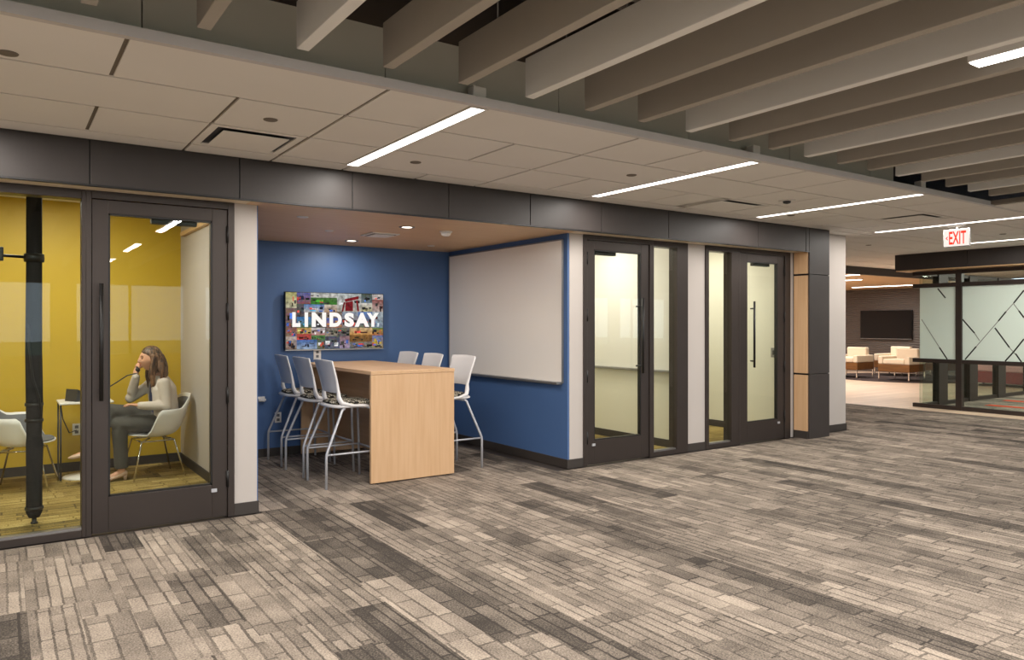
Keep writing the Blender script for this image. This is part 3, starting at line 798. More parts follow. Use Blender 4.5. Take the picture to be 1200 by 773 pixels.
for i, (x, y, rz, lab) in enumerate(spots):
    o = st0 if i == 0 else copy_tree(st0)
    o.location = (x, y, 0); o.rotation_euler = (0, 0, rz + (0, .03, -.02, .02, -.03, .02)[i]); o['label'] = lab

# display
TX0, TX1, TZ0, TZ1, TY = 2.675, 3.893, 1.205, 1.876, 8.455
t = thing('wall_display', 'wall-mounted display showing a photo collage with white LINDSAY lettering', 'display', ((TX0 + TX1) / 2, TY, TZ0))
box('display_body', (TX0, TY, TZ0, TX1, TY + .05, TZ1), 'black', t, .004)
box('wall_mount', (3.05, TY + .05, 1.35, 3.5, YB, 1.7), 'black', t)
box('lower_bezel', (TX0 + .004, TY - .004, TZ0 - .006, TX1 - .004, TY + .03, TZ0 + .006), 'alum', t)
pics = [(115, 98, 208, 240, (190, 184, 120), (206, 200, 170), 0), (208, 98, 330, 200, (60, 84, 170), (150, 60, 50), .5), (330, 98, 565, 140, (196, 196, 190), (225, 222, 214), 0),
 (330, 140, 565, 205, (80, 120, 60), (60, 130, 40), .1), (565, 98, 790, 270, (200, 206, 204), (190, 180, 168), 0), (790, 98, 895, 185, (70, 80, 60), (110, 130, 140), .3), (790, 185, 895, 268, (226, 220, 210), (190, 180, 130), .3),
 (895, 98, 1000, 150, (214, 206, 200), (206, 190, 184), 0), (895, 150, 1000, 268, (150, 80, 74), (200, 180, 172), .1), (208, 200, 270, 320, (74, 70, 76), (60, 60, 66), .4), (270, 205, 450, 275, (70, 130, 200), (210, 205, 205), .4),
 (450, 205, 565, 275, (222, 206, 190), (176, 140, 110), .1), (115, 240, 208, 420, (120, 70, 60), (110, 60, 54), .6), (208, 320, 335, 420, (60, 130, 200), (90, 120, 60), .2), (270, 275, 470, 320, (130, 110, 100), (110, 96, 90), .4), (335, 320, 470, 420, (120, 96, 80), (70, 60, 50), .4),
 (470, 275, 610, 330, (150, 120, 100), (130, 110, 100), .4), (470, 330, 610, 420, (50, 100, 190), (180, 110, 60), .3), (610, 268, 760, 420, (140, 150, 170), (150, 130, 120), .5), (760, 268, 895, 420, (90, 130, 200), (110, 110, 70), .3), (895, 268, 1000, 420, (190, 200, 205), (120, 140, 160), .3),
 (115, 420, 208, 500, (140, 70, 54), (160, 120, 100), .5), (115, 500, 208, 615, (210, 190, 180), (130, 84, 60), .5), (208, 420, 335, 475, (210, 160, 60), (220, 180, 90), .4), (208, 475, 335, 530, (200, 60, 36), (180, 50, 40), .3), (335, 420, 455, 490, (226, 222, 220), (190, 120, 110), .3), (335, 490, 455, 530, (80, 140, 60), (60, 110, 50), .3),
 (208, 530, 385, 615, (70, 110, 180), (160, 180, 205), .1), (385, 530, 455, 615, (70, 84, 50), (90, 84, 54), .5), (455, 420, 570, 500, (130, 110, 100), (150, 140, 120), .5), (570, 420, 680, 500, (90, 84, 70), (70, 66, 60), .6), (455, 500, 590, 615, (40, 44, 66), (56, 70, 110), .5), (590, 500, 680, 615, (150, 110, 110), (186, 166, 196), .2),
 (680, 420, 895, 490, (216, 186, 140), (206, 150, 84), 0), (680, 490, 895, 555, (150, 104, 50), (120, 84, 40), .1), (895, 420, 1000, 495, (90, 130, 50), (200, 110, 50), .3), (680, 555, 895, 615, (110, 90, 80), (90, 84, 74), .8), (895, 495, 1000, 615, (80, 100, 180), (180, 150, 40), .7)]
fx = lambda p: TX0 + .008 + (p - 115) / 885 * (TX1 - TX0 - .016)
fz = lambda p: TZ1 - .008 - (p - 98) / 517 * (TZ1 - TZ0 - .018)
for x0, y0, x1, y1, ct, cb, dt in pics:
    b = MB(); b.add([(fx(x0), TY - .0015, fz(y1)), (fx(x1), TY - .0015, fz(y1)), (fx(x1), TY - .0015, fz(y0)), (fx(x0), TY - .0015, fz(y0))], [(0, 1, 2, 3)])
    o = b.build('picture', 'picture', t, fix=False)
    ca = o.data.color_attributes.new('pic', 'FLOAT_COLOR', 'POINT')
    for i, c in enumerate((cb, cb, ct, ct)): ca.data[i].color = lin(c)[:3] + (dt,)
# small figures inside each picture (flat print on the screen)
rp = random.Random(11); b = MB(); cols = []
for x0, y0, x1, y1, ct, cb, dt in pics:
    if y0 > 600: continue
    for k in range(int(3 + 14 * dt)):
        w, h = (x1 - x0) * rp.uniform(.06, .30), (y1 - y0) * rp.uniform(.08, .34)
        cx, cy = rp.uniform(x0, x1 - w), rp.uniform(y0 + (y1 - y0) * .25, y1 - h)
        m = rp.choice((.25, .35, .5, 1.25, 1.6)); src = rp.choice((ct, cb, cb, (190, 60, 50), (60, 90, 160), (220, 215, 205), (50, 46, 44)))
        c = tuple(min(255, max(0, q * m)) for q in src); sk = rp.uniform(-.3, .3) * w
        b.add([(fx(cx), TY - .0021, fz(cy + h)), (fx(cx + w), TY - .0021, fz(cy + h)), (fx(min(x1, cx + w + max(0, sk))), TY - .0021, fz(cy)), (fx(max(x0, cx + min(0, sk))), TY - .0021, fz(cy))], [(0, 1, 2, 3)])
        cols += [lin(c)[:3] + (.1,)] * 4
o = b.build('picture_figures', 'picture', t, fix=False); o['kind'] = 'stuff'
ca = o.data.color_attributes.new('pic', 'FLOAT_COLOR', 'POINT')
for i, c in enumerate(cols): ca.data[i].color = c
# red sign in the collage
b = MB()
for q in (((635, 150), (765, 118), (765, 148), (640, 178)), ((640, 182), (712, 166), (712, 262), (640, 262)), ((625, 180), (640, 178), (622, 268), (606, 268)), ((740, 160), (756, 156), (770, 262), (752, 262))):
    b.add([(fx(p[0]), TY - .0028, fz(p[1])) for p in q], [(0, 1, 2, 3)])
o = b.build('picture_sign', 'picture', t, fix=False)
ca = o.data.color_attributes.new('pic', 'FLOAT_COLOR', 'POINT')
for d in ca.data: d.color = lin((138, 30, 38))[:3] + (.05,)

def text_mesh(name, body, width, height, mat, parent, origin, xdir, bold=.0, depth=.0):
    cu = bpy.data.curves.new(name, 'FONT'); cu.body = body; cu.size = 1.0; cu.offset = bold; cu.extrude = depth; cu.resolution_u = 4
    tmp = bpy.data.objects.new('tmp_text', cu); C.objects.link(tmp)
    dg = bpy.context.evaluated_depsgraph_get(); me = bpy.data.meshes.new_from_object(tmp.evaluated_get(dg))
    bpy.data.objects.remove(tmp)
    xs = [v.co.x for v in me.vertices]; ys = [v.co.y for v in me.vertices]; x0, y0 = min(xs), min(ys)
    sx, sy = width / (max(xs) - x0), height / (max(ys) - y0)
    xd = Vector(xdir); n = xd.cross(Vector((0, 0, 1)))
    for v in me.vertices:
        v.co = Vector(origin) + xd * ((v.co.x - x0) * sx) + Vector((0, 0, (v.co.y - y0) * sy)) + n * v.co.z
    me.name = name; me.materials.clear(); me.materials.append(MT[mat])
    o = bpy.data.objects.new(name, me); C.objects.link(o)
    if parent: put(o, parent)
    return o
# seven letters, each a mesh
lx = {'L': (170, 240), 'I': (276, 306), 'N': (338, 466), 'D': (496, 608), 'S': (632, 722), 'A': (728, 866), 'Y': (842, 958)}
for ch, (a, b_) in lx.items():
    text_mesh('display_letter', ch, fx(b_) - fx(a), fz(278) - fz(412), 'picwhite', t, (fx(a), TY - .004, fz(412)), (1, 0, 0), .06)

# whiteboard on the blue side wall
def whiteboard(label, xw, ya, yb, z0, z1):
    t = thing('whiteboard', label, 'whiteboard', (xw, (ya + yb) / 2, z0))
    box('writing_surface', (xw - .016, ya + .012, z0 + .012, xw, yb - .012, z1 - .012), 'board', t)
    for b in ((xw - .022, ya, z0, xw, ya + .014, z1), (xw - .022, yb - .014, z0, xw, yb, z1), (xw - .022, ya, z1 - .014, xw, yb, z1)): box('board_frame', b, 'alum', t, .002)
    box('pen_tray', (xw - .075, ya + .02, z0 - .016, xw, yb - .02, z0 + .012), 'alum', t, .006)
    return t
whiteboard('large whiteboard covering the blue side wall of the alcove', 4.862, 6.115, 8.50, .885, 2.395)
whiteboard('whiteboard on the cream wall seen through the second glass door', 6.72, 6.24, 8.5, .93, 2.66)

def outlet(label, c, axis, w=.075, h=.118, mat='plastic', name='wall_outlet', slots=True):
    """axis: direction the plate faces, '-y' or '-x'"""
    t = thing(name, label, 'outlet' if name == 'wall_outlet' else 'switch', c)
    if axis == '-y':
        part('cover_plate', MB().box(-w / 2, -.008, -h / 2, w / 2, 0, h / 2), mat, t, .002)
        if slots:
            for dz in (-.026, .026): part('socket', MB().box(-.016, -.0095, dz - .015, .016, -.008, dz + .015), 'greyfab', t)
    else:
        part('cover_plate', MB().box(-.008, -w / 2, -h / 2, 0, w / 2, h / 2), mat, t, .002)
        part('rocker', MB().box(-.011, -.016, -.03, -.008, .016, .03), 'phone', t)
    return t
outlet('white outlet plate just below the wall display', (3.083, YB, 1.15), '-y', .09, .14)
outlet('white outlet low on the blue wall behind the left bar stools', (2.621, YB, .437), '-y')
outlet('white outlet low on the yellow booth wall beside the small table', (.647, YK, .425), '-y')
outlet('grey wall switch seen through the third glass door', (8.70, 6.345, 1.116), '-x', .09, .13, 'alum', 'wall_switch')
t = outlet('small dark wall switch on the white wall edge by the pillar', (9.30, YF, .42), '-y', .07, .12, 'phone', 'wall_switch', False)
t = thing('wall_bracket', 'small white bracket on the blue wall at the far left of the alcove', 'bracket', (2.42, YB, .655))
part('plate', MB().box(-.05, -.012, -.03, .05, 0, .03), 'plastic', t, .002); part('arm', MB().box(-.04, -.10, -.012, .04, -.012, .012), 'plastic', t, .004)

# alcove ceiling fittings
for x, y, nm in ((3.275, 6.573, 'nearer the corridor'), (3.291, 8.003, 'nearer the display')):
    t = thing('downlight', 'recessed round downlight in the maple ceiling, ' + nm, 'ceiling light', (x, y, ZA), 0, 'alcove downlights')
    part('trim_ring', MB().lathe((0, 0, 0), [(.052, -.004), (.075, -.006), (.08, 0), (.052, 0), (.052, -.004)], 28), 'alum', t)
    part('lens', MB().lathe((0, 0, 0), [(.050, -.003), (.0, -.003)], 24), 'lampsoft', t)
    lamp('downlight_glow', t, (0, 0, -.012), .09, .09, W_SPOT)
for x, y, r, nm in ((2.2, 6.459, .05, 'near the white wall end'), (2.747, 7.257, .045, 'left of the square ceiling plate'), (4.283, 7.955, .045, 'in the back corner by the whiteboard')):
    tag(MB().lathe((x, y, ZA), [(0, -.008), (r * .8, -.008), (r, -.005), (r, 0)], 24).build('sprinkler_cover', 'plastic'), 'small round sprinkler cover on the maple ceiling ' + nm, 'sprinkler', 'alcove sprinkler covers')
t = thing('ceiling_plate', 'square white ventilation plate in the maple ceiling', 'vent', (3.304, 7.255, ZA))
part('plate', MB().box(-.155, -.155, -.012, .155, .155, 0), 'plastic', t, .004)
part('inset_panel', MB().box(-.11, -.11, -.022, .11, .11, -.014), 'plastic', t, .003); part('gap', MB().box(-.125, -.125, -.014, .125, .125, -.012), 'phone', t)
t = thing('smoke_detector', 'white domed smoke detector on the maple ceiling', 'smoke detector', (3.75, 6.642, ZA))
part('base', MB().lathe((0, 0, 0), [(.065, 0), (.065, -.012), (.055, -.016)], 28), 'plastic', t); part('dome', MB().lathe((0, 0, 0), [(.052, -.016), (.048, -.036), (.03, -.05), (0, -.054)], 28), 'plastic', t)

# tile ceiling fittings
for x, y, nm in ((1.375, 4.628, 'beside the left air vent'), (2.668, 5.205, 'right of the first linear light'), (4.401, 4.617, 'left of the second linear light'), (.03, 4.186, 'at the far left edge'), (7.537, 5.267, 'right of the third linear light'), (11.39, 6.55, 'beyond the white wall end'), (11.54, 4.685, 'right of the exit sign')):
    tag(MB().lathe((x, y, ZC), [(0, -.007), (.034, -.007), (.042, -.004), (.044, 0)], 24).build('ceiling_disc', 'grid'), 'small round sprinkler cover in the tile ceiling ' + nm, 'sprinkler', 'ceiling sprinkler covers')
def vent(x0, x1, y0, y1, nm):
    t = thing('air_vent', 'square plaque air vent in the tile ceiling ' + nm, 'vent', ((x0 + x1) / 2, (y0 + y1) / 2, ZC), 0, 'ceiling air vents')
    a, b_ = (x1 - x0) / 2 - .01, (y1 - y0) / 2 - .01
    part('vent_frame', MB().box(-a, -b_, .0, a, -b_ + .05, .01).box(-a, b_ - .05, 0, a, b_, .01).box(-a, -b_ + .05, 0, -a + .05, b_ - .05, .01).box(a - .05, -b_ + .05, 0, a, b_ - .05, .01), 'ceil', t)
    part('vent_cavity', MB().box(-a + .05, -b_ + .05, .0085, a - .05, b_ - .05, .0095), 'phone', t)
    part('plaque', MB().box(-a + .09, -b_ + .09, -.012, a - .09, b_ - .09, -.006), 'ceil', t, .003)
    for s in (-1, 1): part('plaque_pin', MB().sweep([(s * .12, b_ - .11, -.006), (s * .12, b_ - .11, .0085)], .006, 8), 'alum', t)
vent(1.09, 1.72, 4.925, 5.57, 'above the yellow booth door'); vent(5.93, 6.74, 4.925, 5.57, 'above the second glass front'); vent(8.62, 9.25, 4.285, 4.925, 'near the exit sign')
t = thing('ceiling_sensor', 'small white sensor in the tile ceiling near the third linear light', 'sensor', (6.6, 4.66, ZC))
part('base', MB().box(-.06, -.06, -.01, .06, .06, 0), 'plastic', t, .003); part('lens', MB().lathe((0, 0, 0), [(.04, -.01), (.035, -.03), (0, -.04)], 20), 'phone', t)

# exit sign, faces -X
t = thing('exit_sign', 'hanging edge-lit EXIT sign with red letters and arrow', 'sign', (10.06, 4.61, 2.49))
part('sign_canopy', MB().box(-.03, -.10, .255, .03, .10, .273), 'plastic', t, .004)
part('sign_stem', MB().sweep([(0, 0, .225), (0, 0, .26)], .012, 10), 'plastic', t)
part('sign_housing', MB().box(-.018, -.158, 0, .018, .158, .228), 'alum', t, .004)
part('sign_face', MB().box(-.021, -.150, .008, -.018, .150, .220), 'white_em', t)
text_mesh('exit_letters', 'EXIT', .205, .165, 'red_em', None, (-.0225, .088, .032), (0, -1, 0), .02).parent = t
part('exit_arrow', MB().add([(-.0225, .130, .115), (-.0225, .103, .142), (-.0225, .103, .128), (-.0225, .116, .115), (-.0225, .103, .102), (-.0225, .103, .088)], [(0, 1, 2, 3), (0, 3, 4, 5)]), 'red_em', t)

# ------------------------------------------------------------------ phone booth contents
def unseen_room_light(label, x, y, z, w=.6, d=.6, watts=W_ROOM):  # added lamp, out of sight in the ceiling, to light a glazed room
    t = thing('unseen_panel_light', label, 'ceiling light', (x, y, z), 0, 'unseen panel lights added in the small rooms')
    part('light_frame', MB().box(-w / 2 - .02, -d / 2 - .02, -.008, w / 2 + .02, d / 2 + .02, 0), 'plastic', t)
    part('diffuser', MB().box(-w / 2, -d / 2, -.012, w / 2, d / 2, -.008), 'lampsoft', t)
    lamp('unseen_panel_glow', t, (0, 0, -.02), w, d, watts)
unseen_room_light('unseen square ceiling panel added to light the yellow booth', .35, 7.5, 2.75)
unseen_room_light('unseen square ceiling panel added to light the second room', 5.9, 7.3, 2.70, .6, .6, 23)
unseen_room_light('unseen square ceiling panel added to light the third room', 7.8, 7.3, 2.70, .6, .6, 23)

def make_shell_chair(name, label):
    """armchair with a moulded white shell lined in grey; faces +X, origin on the floor"""
    t = thing(name, label, 'chair', group='shell armchairs in the booth')
    def surf(off, lim=1.0):
        def f(u, v):
            a = 2 * math.pi * u; c, s = math.cos(a), math.sin(a)
            bk = max(0, -c); side = abs(s); fr = max(0, c)
            sm = lambda q: (lambda w: w * w * (3 - 2 * w))(min(1, max(0, q)))
            rim = .245 * sm((.52 - c) / .5) + .13 * sm((-c - .55) / .45)
            rx = (.27 + .05 * bk) if c < 0 else .25; ry = .315
            q = v * lim
            px = rx * c * q ** .52 - .02; py = ry * s * q ** .52
            if c < 0: px -= .03 * bk * q ** 4
            z = .425 + .015 * fr * q + rim * q ** 3.4 - .03 * (1 - q) - .035 * max(0, c - .7) * q ** 6
            inw = off
            return (px * (1 - inw * .9), py * (1 - inw), z + inw * .35)
        return f
    sh = MB().grid(surf(0), 48, 14, True).build('seat_shell', 'plastic', None); sh.parent = t
    m = sh.modifiers.new('thick', 'SOLIDIFY'); m.thickness = .010; m.offset = 0
    up = MB().grid(surf(.035, .96), 48, 14, True).build('seat_lining', 'greyfab', None); up.parent = t
    m = up.modifiers.new('thick', 'SOLIDIFY'); m.thickness = .012; m.offset = 0
    for sx, sy in ((1, 1), (1, -1), (-1, 1), (-1, -1)):
        part('leg', MB().sweep([(.06 * sx - .02, .10 * sy, .385), (.15 * sx - .02, .17 * sy, .36), (.235 * sx - .02, .235 * sy, 0)], .0085, 10), 'chrome', t)
    for sy in (1, -1): part('leg_brace', MB().sweep([(.15 - .02, .17 * sy, .36), (-.15 - .02, .17 * sy, .36)], .007, 8), 'chrome', t)
    for sx in (1, -1): part('leg_brace', MB().sweep([(.15 * sx - .02, .17, .362), (.15 * sx - .02, -.17, .362)], .007, 8), 'chrome', t)
    return t
ch0 = make_shell_chair('shell_armchair', 'white shell armchair with grey lining that the woman sits on')
ch0.location = (1.235, 8.14, 0); ch0.rotation_euler = (0, 0, math.pi + .12)
ch1 = copy_tree(ch0); ch1['label'] = 'empty white shell armchair with grey lining behind the left glass pane'
ch1.location = (.20, 8.16, 0); ch1.rotation_euler = (0, 0, -.22)

# side table with phone
t = thing('side_table', 'small white side table with thin legs beside the seated woman', 'table', (.70, 8.45, 0))
part('tabletop', MB().box(-.24, -.24, .735, .22, .22, .755), 'plastic', t, .008)
part('leg', MB().sweep([(-.225, -.2, .735), (-.225, -.2, .02), (-.225, .18, .02), (-.225, .18, .735)], .008, 8), 'phone', t)
part('column', MB().sweep([(.0, 0, .735), (0, 0, .03)], .022, 12), 'plastic', t)
part('base_plate', MB().lathe((0, 0, 0), [(.0, .03), (.05, .03), (.20, .012), (.205, 0), (0, 0)], 32), 'plastic', t)
t = thing('desk_phone', 'dark grey desk phone with lit screen on the small white table', 'phone', (.64, 8.40, .755), .5)
part('phone_body', MB().add([(-.09, -.09, 0), (.11, -.09, 0), (.11, .09, 0), (-.09, .09, 0), (-.075, -.09, .12), (.11, -.09, .02), (.11, .09, .02), (-.075, .09, .12)], [(0, 3, 2, 1), (4, 5, 6, 7), (0, 1, 5, 4), (1, 2, 6, 5), (2, 3, 7, 6), (3, 0, 4, 7)]), 'phone', t, .004)
part('phone_screen', MB().add([(-.062, -.03, .115), (-.01, -.03, .087), (-.01, .07, .087), (-.062, .07, .115)], [(0, 1, 2, 3)]), 'phonelcd', t)
part('phone_keys', MB().add([(.0, -.02, .082), (.09, -.02, .033), (.09, .07, .033), (0, .07, .082)], [(0, 1, 2, 3)]), 'alum', t)
part('handset_cradle', MB().box(-.06, -.088, .05, .09, -.045, .085), 'phone', t, .01)
hand_m = Vector((1.118, 8.115, 1.052)); hand_e = Vector((1.215, 8.245, 1.150))
MB().sweep([(.66, 8.36, .79), (.75, 8.32, .80), (.90, 8.24, .90), (1.03, 8.16, 1.0), hand_m + Vector((-.005, 0, -.03))], .006, 8).build('coiled_cord', 'phone', t)
hs = thing('phone_handset', 'dark telephone handset held to the woman\'s ear', 'handset', hand_m)
d = (hand_e - hand_m)
MB().sweep([hand_m + Vector((-.012, -.005, .006)), hand_m, hand_m + d * .2 + Vector((-.022, .012, 0)), hand_m + d * .8 + Vector((-.022, .012, 0)), hand_e, hand_e + Vector((.012, -.012, 0))], [.016, .021, .013, .013, .021, .018], 12, round_end=True).build('grip', 'phone', hs)

tag(MB().sweep([(.50, 8.69, .70), (.52, 8.72, .55), (.58, 8.78, .40), (.645, 8.80, .42)], .005, 8).build('power_cable', 'phone'), 'thin dark cable hanging from the small table to the yellow wall outlet', 'cable')
# wrapped pole behind the left pane
t = thing('wrapped_pole', 'tall black fabric-wrapped pole standing behind the left glass pane', 'stand', (.212, 6.66, 0))
part('sleeve', MB().sweep([(0, 0, .05), (0, 0, .09), (0, 0, .3), (.003, 0, .60), (0, 0, .66), (.002, 0, .9), (-.003, 0, 1.3), (0, 0, 2.0), (0, 0, 2.73)], [.035, .054, .052, .057, .050, .056, .055, .052, .052], 20), 'blackfab', t)
for z in (.12, .78, .90): part('strap', MB().lathe((0, 0, z), [(.060, -.012), (.062, 0), (.060, .012), (.05, .012), (.05, -.012), (.060, -.012)], 20), 'black', t)
part('collar', MB().lathe((0, 0, 2.0), [(.065, -.03), (.068, 0), (.065, .03), (.05, .03), (.05, -.03), (.065, -.03)], 20), 'black', t)
part('cross_rod', MB().sweep([(-.06, 0, 2.005), (-.55, 0, 2.02)], .011, 10), 'black', t); part('rod_clamp', MB().box(-.24, -.03, 1.97, -.19, .03, 2.07), 'black', t, .006)
part('foot', MB().lathe((0, 0, 0), [(.0, 0), (.022, 0), (.024, .012), (.016, .02), (.016, .06)], 16), 'black', t)
part('cable', MB().sweep([(-.03, -.056, 1.5), (-.035, -.062, 1.35), (-.01, -.064, 1.1), (.03, -.06, .95), (.045, -.05, .8)], .007, 8), 'black', t)

# ------------------------------------------------------------------ seated woman
def fused(name, b, mat, parent, voxel, smooth=6, sub=False):
    o = b.build(name, mat, parent, fix=False)
    r = o.modifiers.new('fuse', 'REMESH'); r.mode = 'VOXEL'; r.voxel_size = voxel; r.use_smooth_shade = True
    s = o.modifiers.new('smooth', 'SMOOTH'); s.factor = .5; s.iterations = smooth
    return o
PY = 8.15
wm = thing('person', 'person in a light grey cardigan and dark trousers sitting on a phone call', 'person', (1.30, PY, 0))
b = MB()
HC = Vector((1.232, 8.14, 1.158))     # head centre, face towards -X
def head(u, v):
    a = 2 * math.pi * u; ph = math.pi * v
    d = Vector((-math.cos(a) * math.sin(ph), math.sin(a) * math.sin(ph), -math.cos(ph)))   # u = 0 is the face
    x, y, z = d.x * .094, d.y * .074, d.z * .116
    f = max(0, -d.x)
    if z < -.02: x *= 1 - .18 * ((-.02 - z) / .1); y *= 1 - .42 * ((-.02 - z) / .1) ** 1.2
    g = lambda y0, z0, sy, sz: math.exp(-((y - y0) / sy) ** 2 - ((z - z0) / sz) ** 2) if f > .3 else 0
    x -= .026 * g(0, -.026, .012, .016) + .014 * g(0, .0, .010, .022)      # nose
    x += .012 * (g(.032, .008, .016, .013) + g(-.032, .008, .016, .013))   # eye sockets
    x -= .009 * g(0, -.062, .022, .009) + .012 * g(0, -.098, .022, .016)   # mouth, chin
    x -= .006 * g(0, .034, .05, .016)
    return HC + Vector((x, y, z))
b.grid(head, 56, 40, True)
for s in (-1, 1): b.ell(HC + Vector((.012, s * .073, -.008)), (.018, .010, .030), 12, 8)
b.sweep([(1.262, 8.14, 1.10), (1.285, 8.145, 1.03), (1.312, 8.15, .96)], [.050, .048, .062], 16)
b.sweep([(1.345, PY, .52), (1.352, PY, .66), (1.335, PY, .82), (1.318, PY, .93)], [(.10, .15), (.085, .125), (.09, .135), (.07, .14)], 20, up=(1, 0, 0), round_end=True)
def arm(sh, el, wr): b.sweep([sh, Vector(sh).lerp(Vector(el), .5), el, Vector(el).lerp(Vector(wr), .4), wr], [.045, .042, .036, .035, .025], 12, round_end=True)
LSH, LEL, LWR = (1.33, 7.985, .915), (1.345, 7.935, .70), (1.115, 7.985, .715)
RSH, REL, RWR = (1.30, 8.315, .915), (1.075, 8.30, .765), (1.110, 8.185, .985)
arm(LSH, LEL, LWR); arm(RSH, REL, RWR)
LHP, LKN, LAN = (1.34, 8.07, .52), (.945, 8.03, .535), (.965, 8.05, .10)
RHP, RKN, RAN = (1.34, 8.225, .545), (.885, 8.10, .665), (.70, 8.06, .335)
for h, k, a in ((LHP, LKN, LAN), (RHP, RKN, RAN)): b.sweep([h, Vector(h).lerp(Vector(k), .5), k, Vector(k).lerp(Vector(a), .35), a], [.075, .068, .050, .048, .030], 14, round_end=True)
# feet
b.sweep([(.985, 8.05, .075), (.955, 8.045, .075), (.885, 8.035, .045), (.80, 8.02, .020)], [.024, .030, .028, .014], 12, round_end=True)
b.sweep([(.712, 8.06, .325), (.695, 8.06, .30), (.635, 8.05, .28), (.565, 8.045, .272)], [.024, .030, .028, .014], 12, round_end=True)
# left hand, resting on the thigh: palm and five fingers
b.sweep([LWR, (1.085, 7.993, .722), (1.045, 8.0, .727)], [(.017, .026), (.014, .033), (.012, .036)], 12, up=(0, 0, 1), round_end=True)
for i, (dy, ln, dz) in enumerate(((-.028, .052, 0), (-.010, .064, .002), (.010, .060, .002), (.028, .048, 0))):
    p = Vector((1.040, 8.0 + dy, .727)); b.sweep([p, p + Vector((-ln * .5, dy * .15, .004)), p + Vector((-ln * .85, dy * .3, -.006)), p + Vector((-ln, dy * .35, -.016))], [.0085, .008, .0075, .0065], 8, round_end=True)
b.sweep([(1.085, 8.02, .722), (1.06, 8.045, .722), (1.035, 8.055, .716), (1.018, 8.055, .708)], [.010, .0095, .0085, .007], 8, round_end=True)
# right hand closed round the handset
ax = (hand_e - hand_m).normalized(); mid = hand_m.lerp(hand_e, .38) + Vector((-.022, .012, 0))
b.sweep([RWR, Vector(RWR).lerp(mid, .45) + Vector((-.008, .02, 0)), mid + Vector((-.002, .034, -.012))], [(.018, .024), (.015, .032), (.013, .034)], 12, round_end=True)
side = Vector((-.75, -.66, 0)).normalized(); side = (side - ax * side.dot(ax)).normalized(); nrm = ax.cross(side)
for i, off in enumerate((-.030, -.010, .010, .030)):
    c = mid + ax * off; r = .024; pts = []
    for an in (150, 95, 40, -15, -60): pts.append(c + (side * math.cos(R(an)) + nrm * math.sin(R(an))) * r * (1 if i in (1, 2) else .93))
    b.sweep(pts, [.0090, .0088, .0082, .0078, .0068], 8, round_end=True)
b.sweep([mid + nrm * .03 - ax * .03, mid - side * .02 + ax * .0 + nrm * .022, mid - side * .024 + ax * .035, mid - side * .022 + ax * .055 - nrm * .006], [.011, .0105, .009, .0075], 8, round_end=True)
body = fused('body', b, 'skin', wm, .0055, 4)
# face details
for s in (-1, 1):
    MB().ell(HC + Vector((-.0800, s * .031, .006)), (.006, .011, .0055), 12, 8).build('eye', 'eye', wm)
    MB().sweep([HC + Vector((-.086, s * .014, .027)), HC + Vector((-.085, s * .032, .032)), HC + Vector((-.074, s * .047, .027))], [(.003, .004)] * 3, 6).build('eyebrow', 'hair', wm)
MB().ell(HC + Vector((-.0925, 0, -.060)), (.008, .022, .0075), 14, 8).build('lips', 'lip', wm)
# trousers
b = MB()
b.sweep([(1.345, PY, .47), (1.345, PY, .53), (1.352, PY, .62), (1.354, PY, .68)], [(.105, .165), (.118, .175), (.112, .160), (.11, .15)], 22, up=(1, 0, 0), round_end=True)
for h, k, a, hem in ((LHP, LKN, LAN, .062), (RHP, RKN, RAN, .055)):
    hV, kV, aV = Vector(h), Vector(k), Vector(a)
    b.sweep([hV, hV.lerp(kV, .5), hV.lerp(kV, .85), kV + (kV - aV).normalized() * .005, kV.lerp(aV, .15), kV.lerp(aV, .5), kV.lerp(aV, .96)], [.098, .090, .078, .072, .070, .064, hem], 18, round_end=False)
    b.ell(kV, (.072, .070, .072), 16, 10)
fused('trousers', b, 'trouser', wm, .008, 5)
# navy top
b = MB(); b.sweep([(1.35, PY, .62), (1.338, PY, .78), (1.322, PY, .90), (1.315, PY, .965)], [(.112, .15), (.114, .155), (.092, .14), (.06, .075)], 22, up=(1, 0, 0), round_end=True)
fused('top', b, 'navy', wm, .009, 4)
# cardigan: torso open at the front, sleeves
b = MB()
def card(th):
    def f(u, v):
        a = R(38 + 284 * u)                   # opening towards -X
        z = .56 + .43 * v
        k = v
        rx = .132 - .006 * k if k < .75 else .1275 - .26 * (k - .75)
        ry = (.172 + .01 * math.sin(k * 3) if k < .72 else .172 - .36 * (k - .72)) 
        cx = 1.360 - .043 * k
        rx += th; ry += th
        return (cx - rx * math.cos(a), PY - ry * math.sin(a), z)
    return f
n0 = len(b.v); b.grid(card(.012), 40, 20); b.grid(card(-.004), 40, 20)
# stitch the two layers along the border
def rim(i, j): return j * 40 + i
bd = [rim(i, 0) for i in range(40)] + [rim(39, j) for j in range(1, 20)] + [rim(i, 19) for i in range(38, -1, -1)] + [rim(0, j) for j in range(18, 0, -1)]
for p, q in zip(bd, bd[1:] + bd[:1]): b.f.append((p, q, q + 800, p + 800)); b.sm.append(True)
for s_, e_, w_ in ((LSH, LEL, LWR), (RSH, REL, RWR)):
    S_, E_, W_ = Vector(s_), Vector(e_), Vector(w_)
    b.sweep([S_ + Vector((0, 0, .015)), S_.lerp(E_, .4), E_, E_.lerp(W_, .3), E_.lerp(W_, .7), E_.lerp(W_, 1.0)], [.058, .055, .051, .048, .043, .037], 16, round_end=True)
    b.ell(S_ + Vector((.0, 0, .0)), (.064, .058, .060), 16, 10); b.ell(E_, (.051, .051, .051), 14, 8)
fused('cardigan', b, 'cardigan', wm, .009, 5)
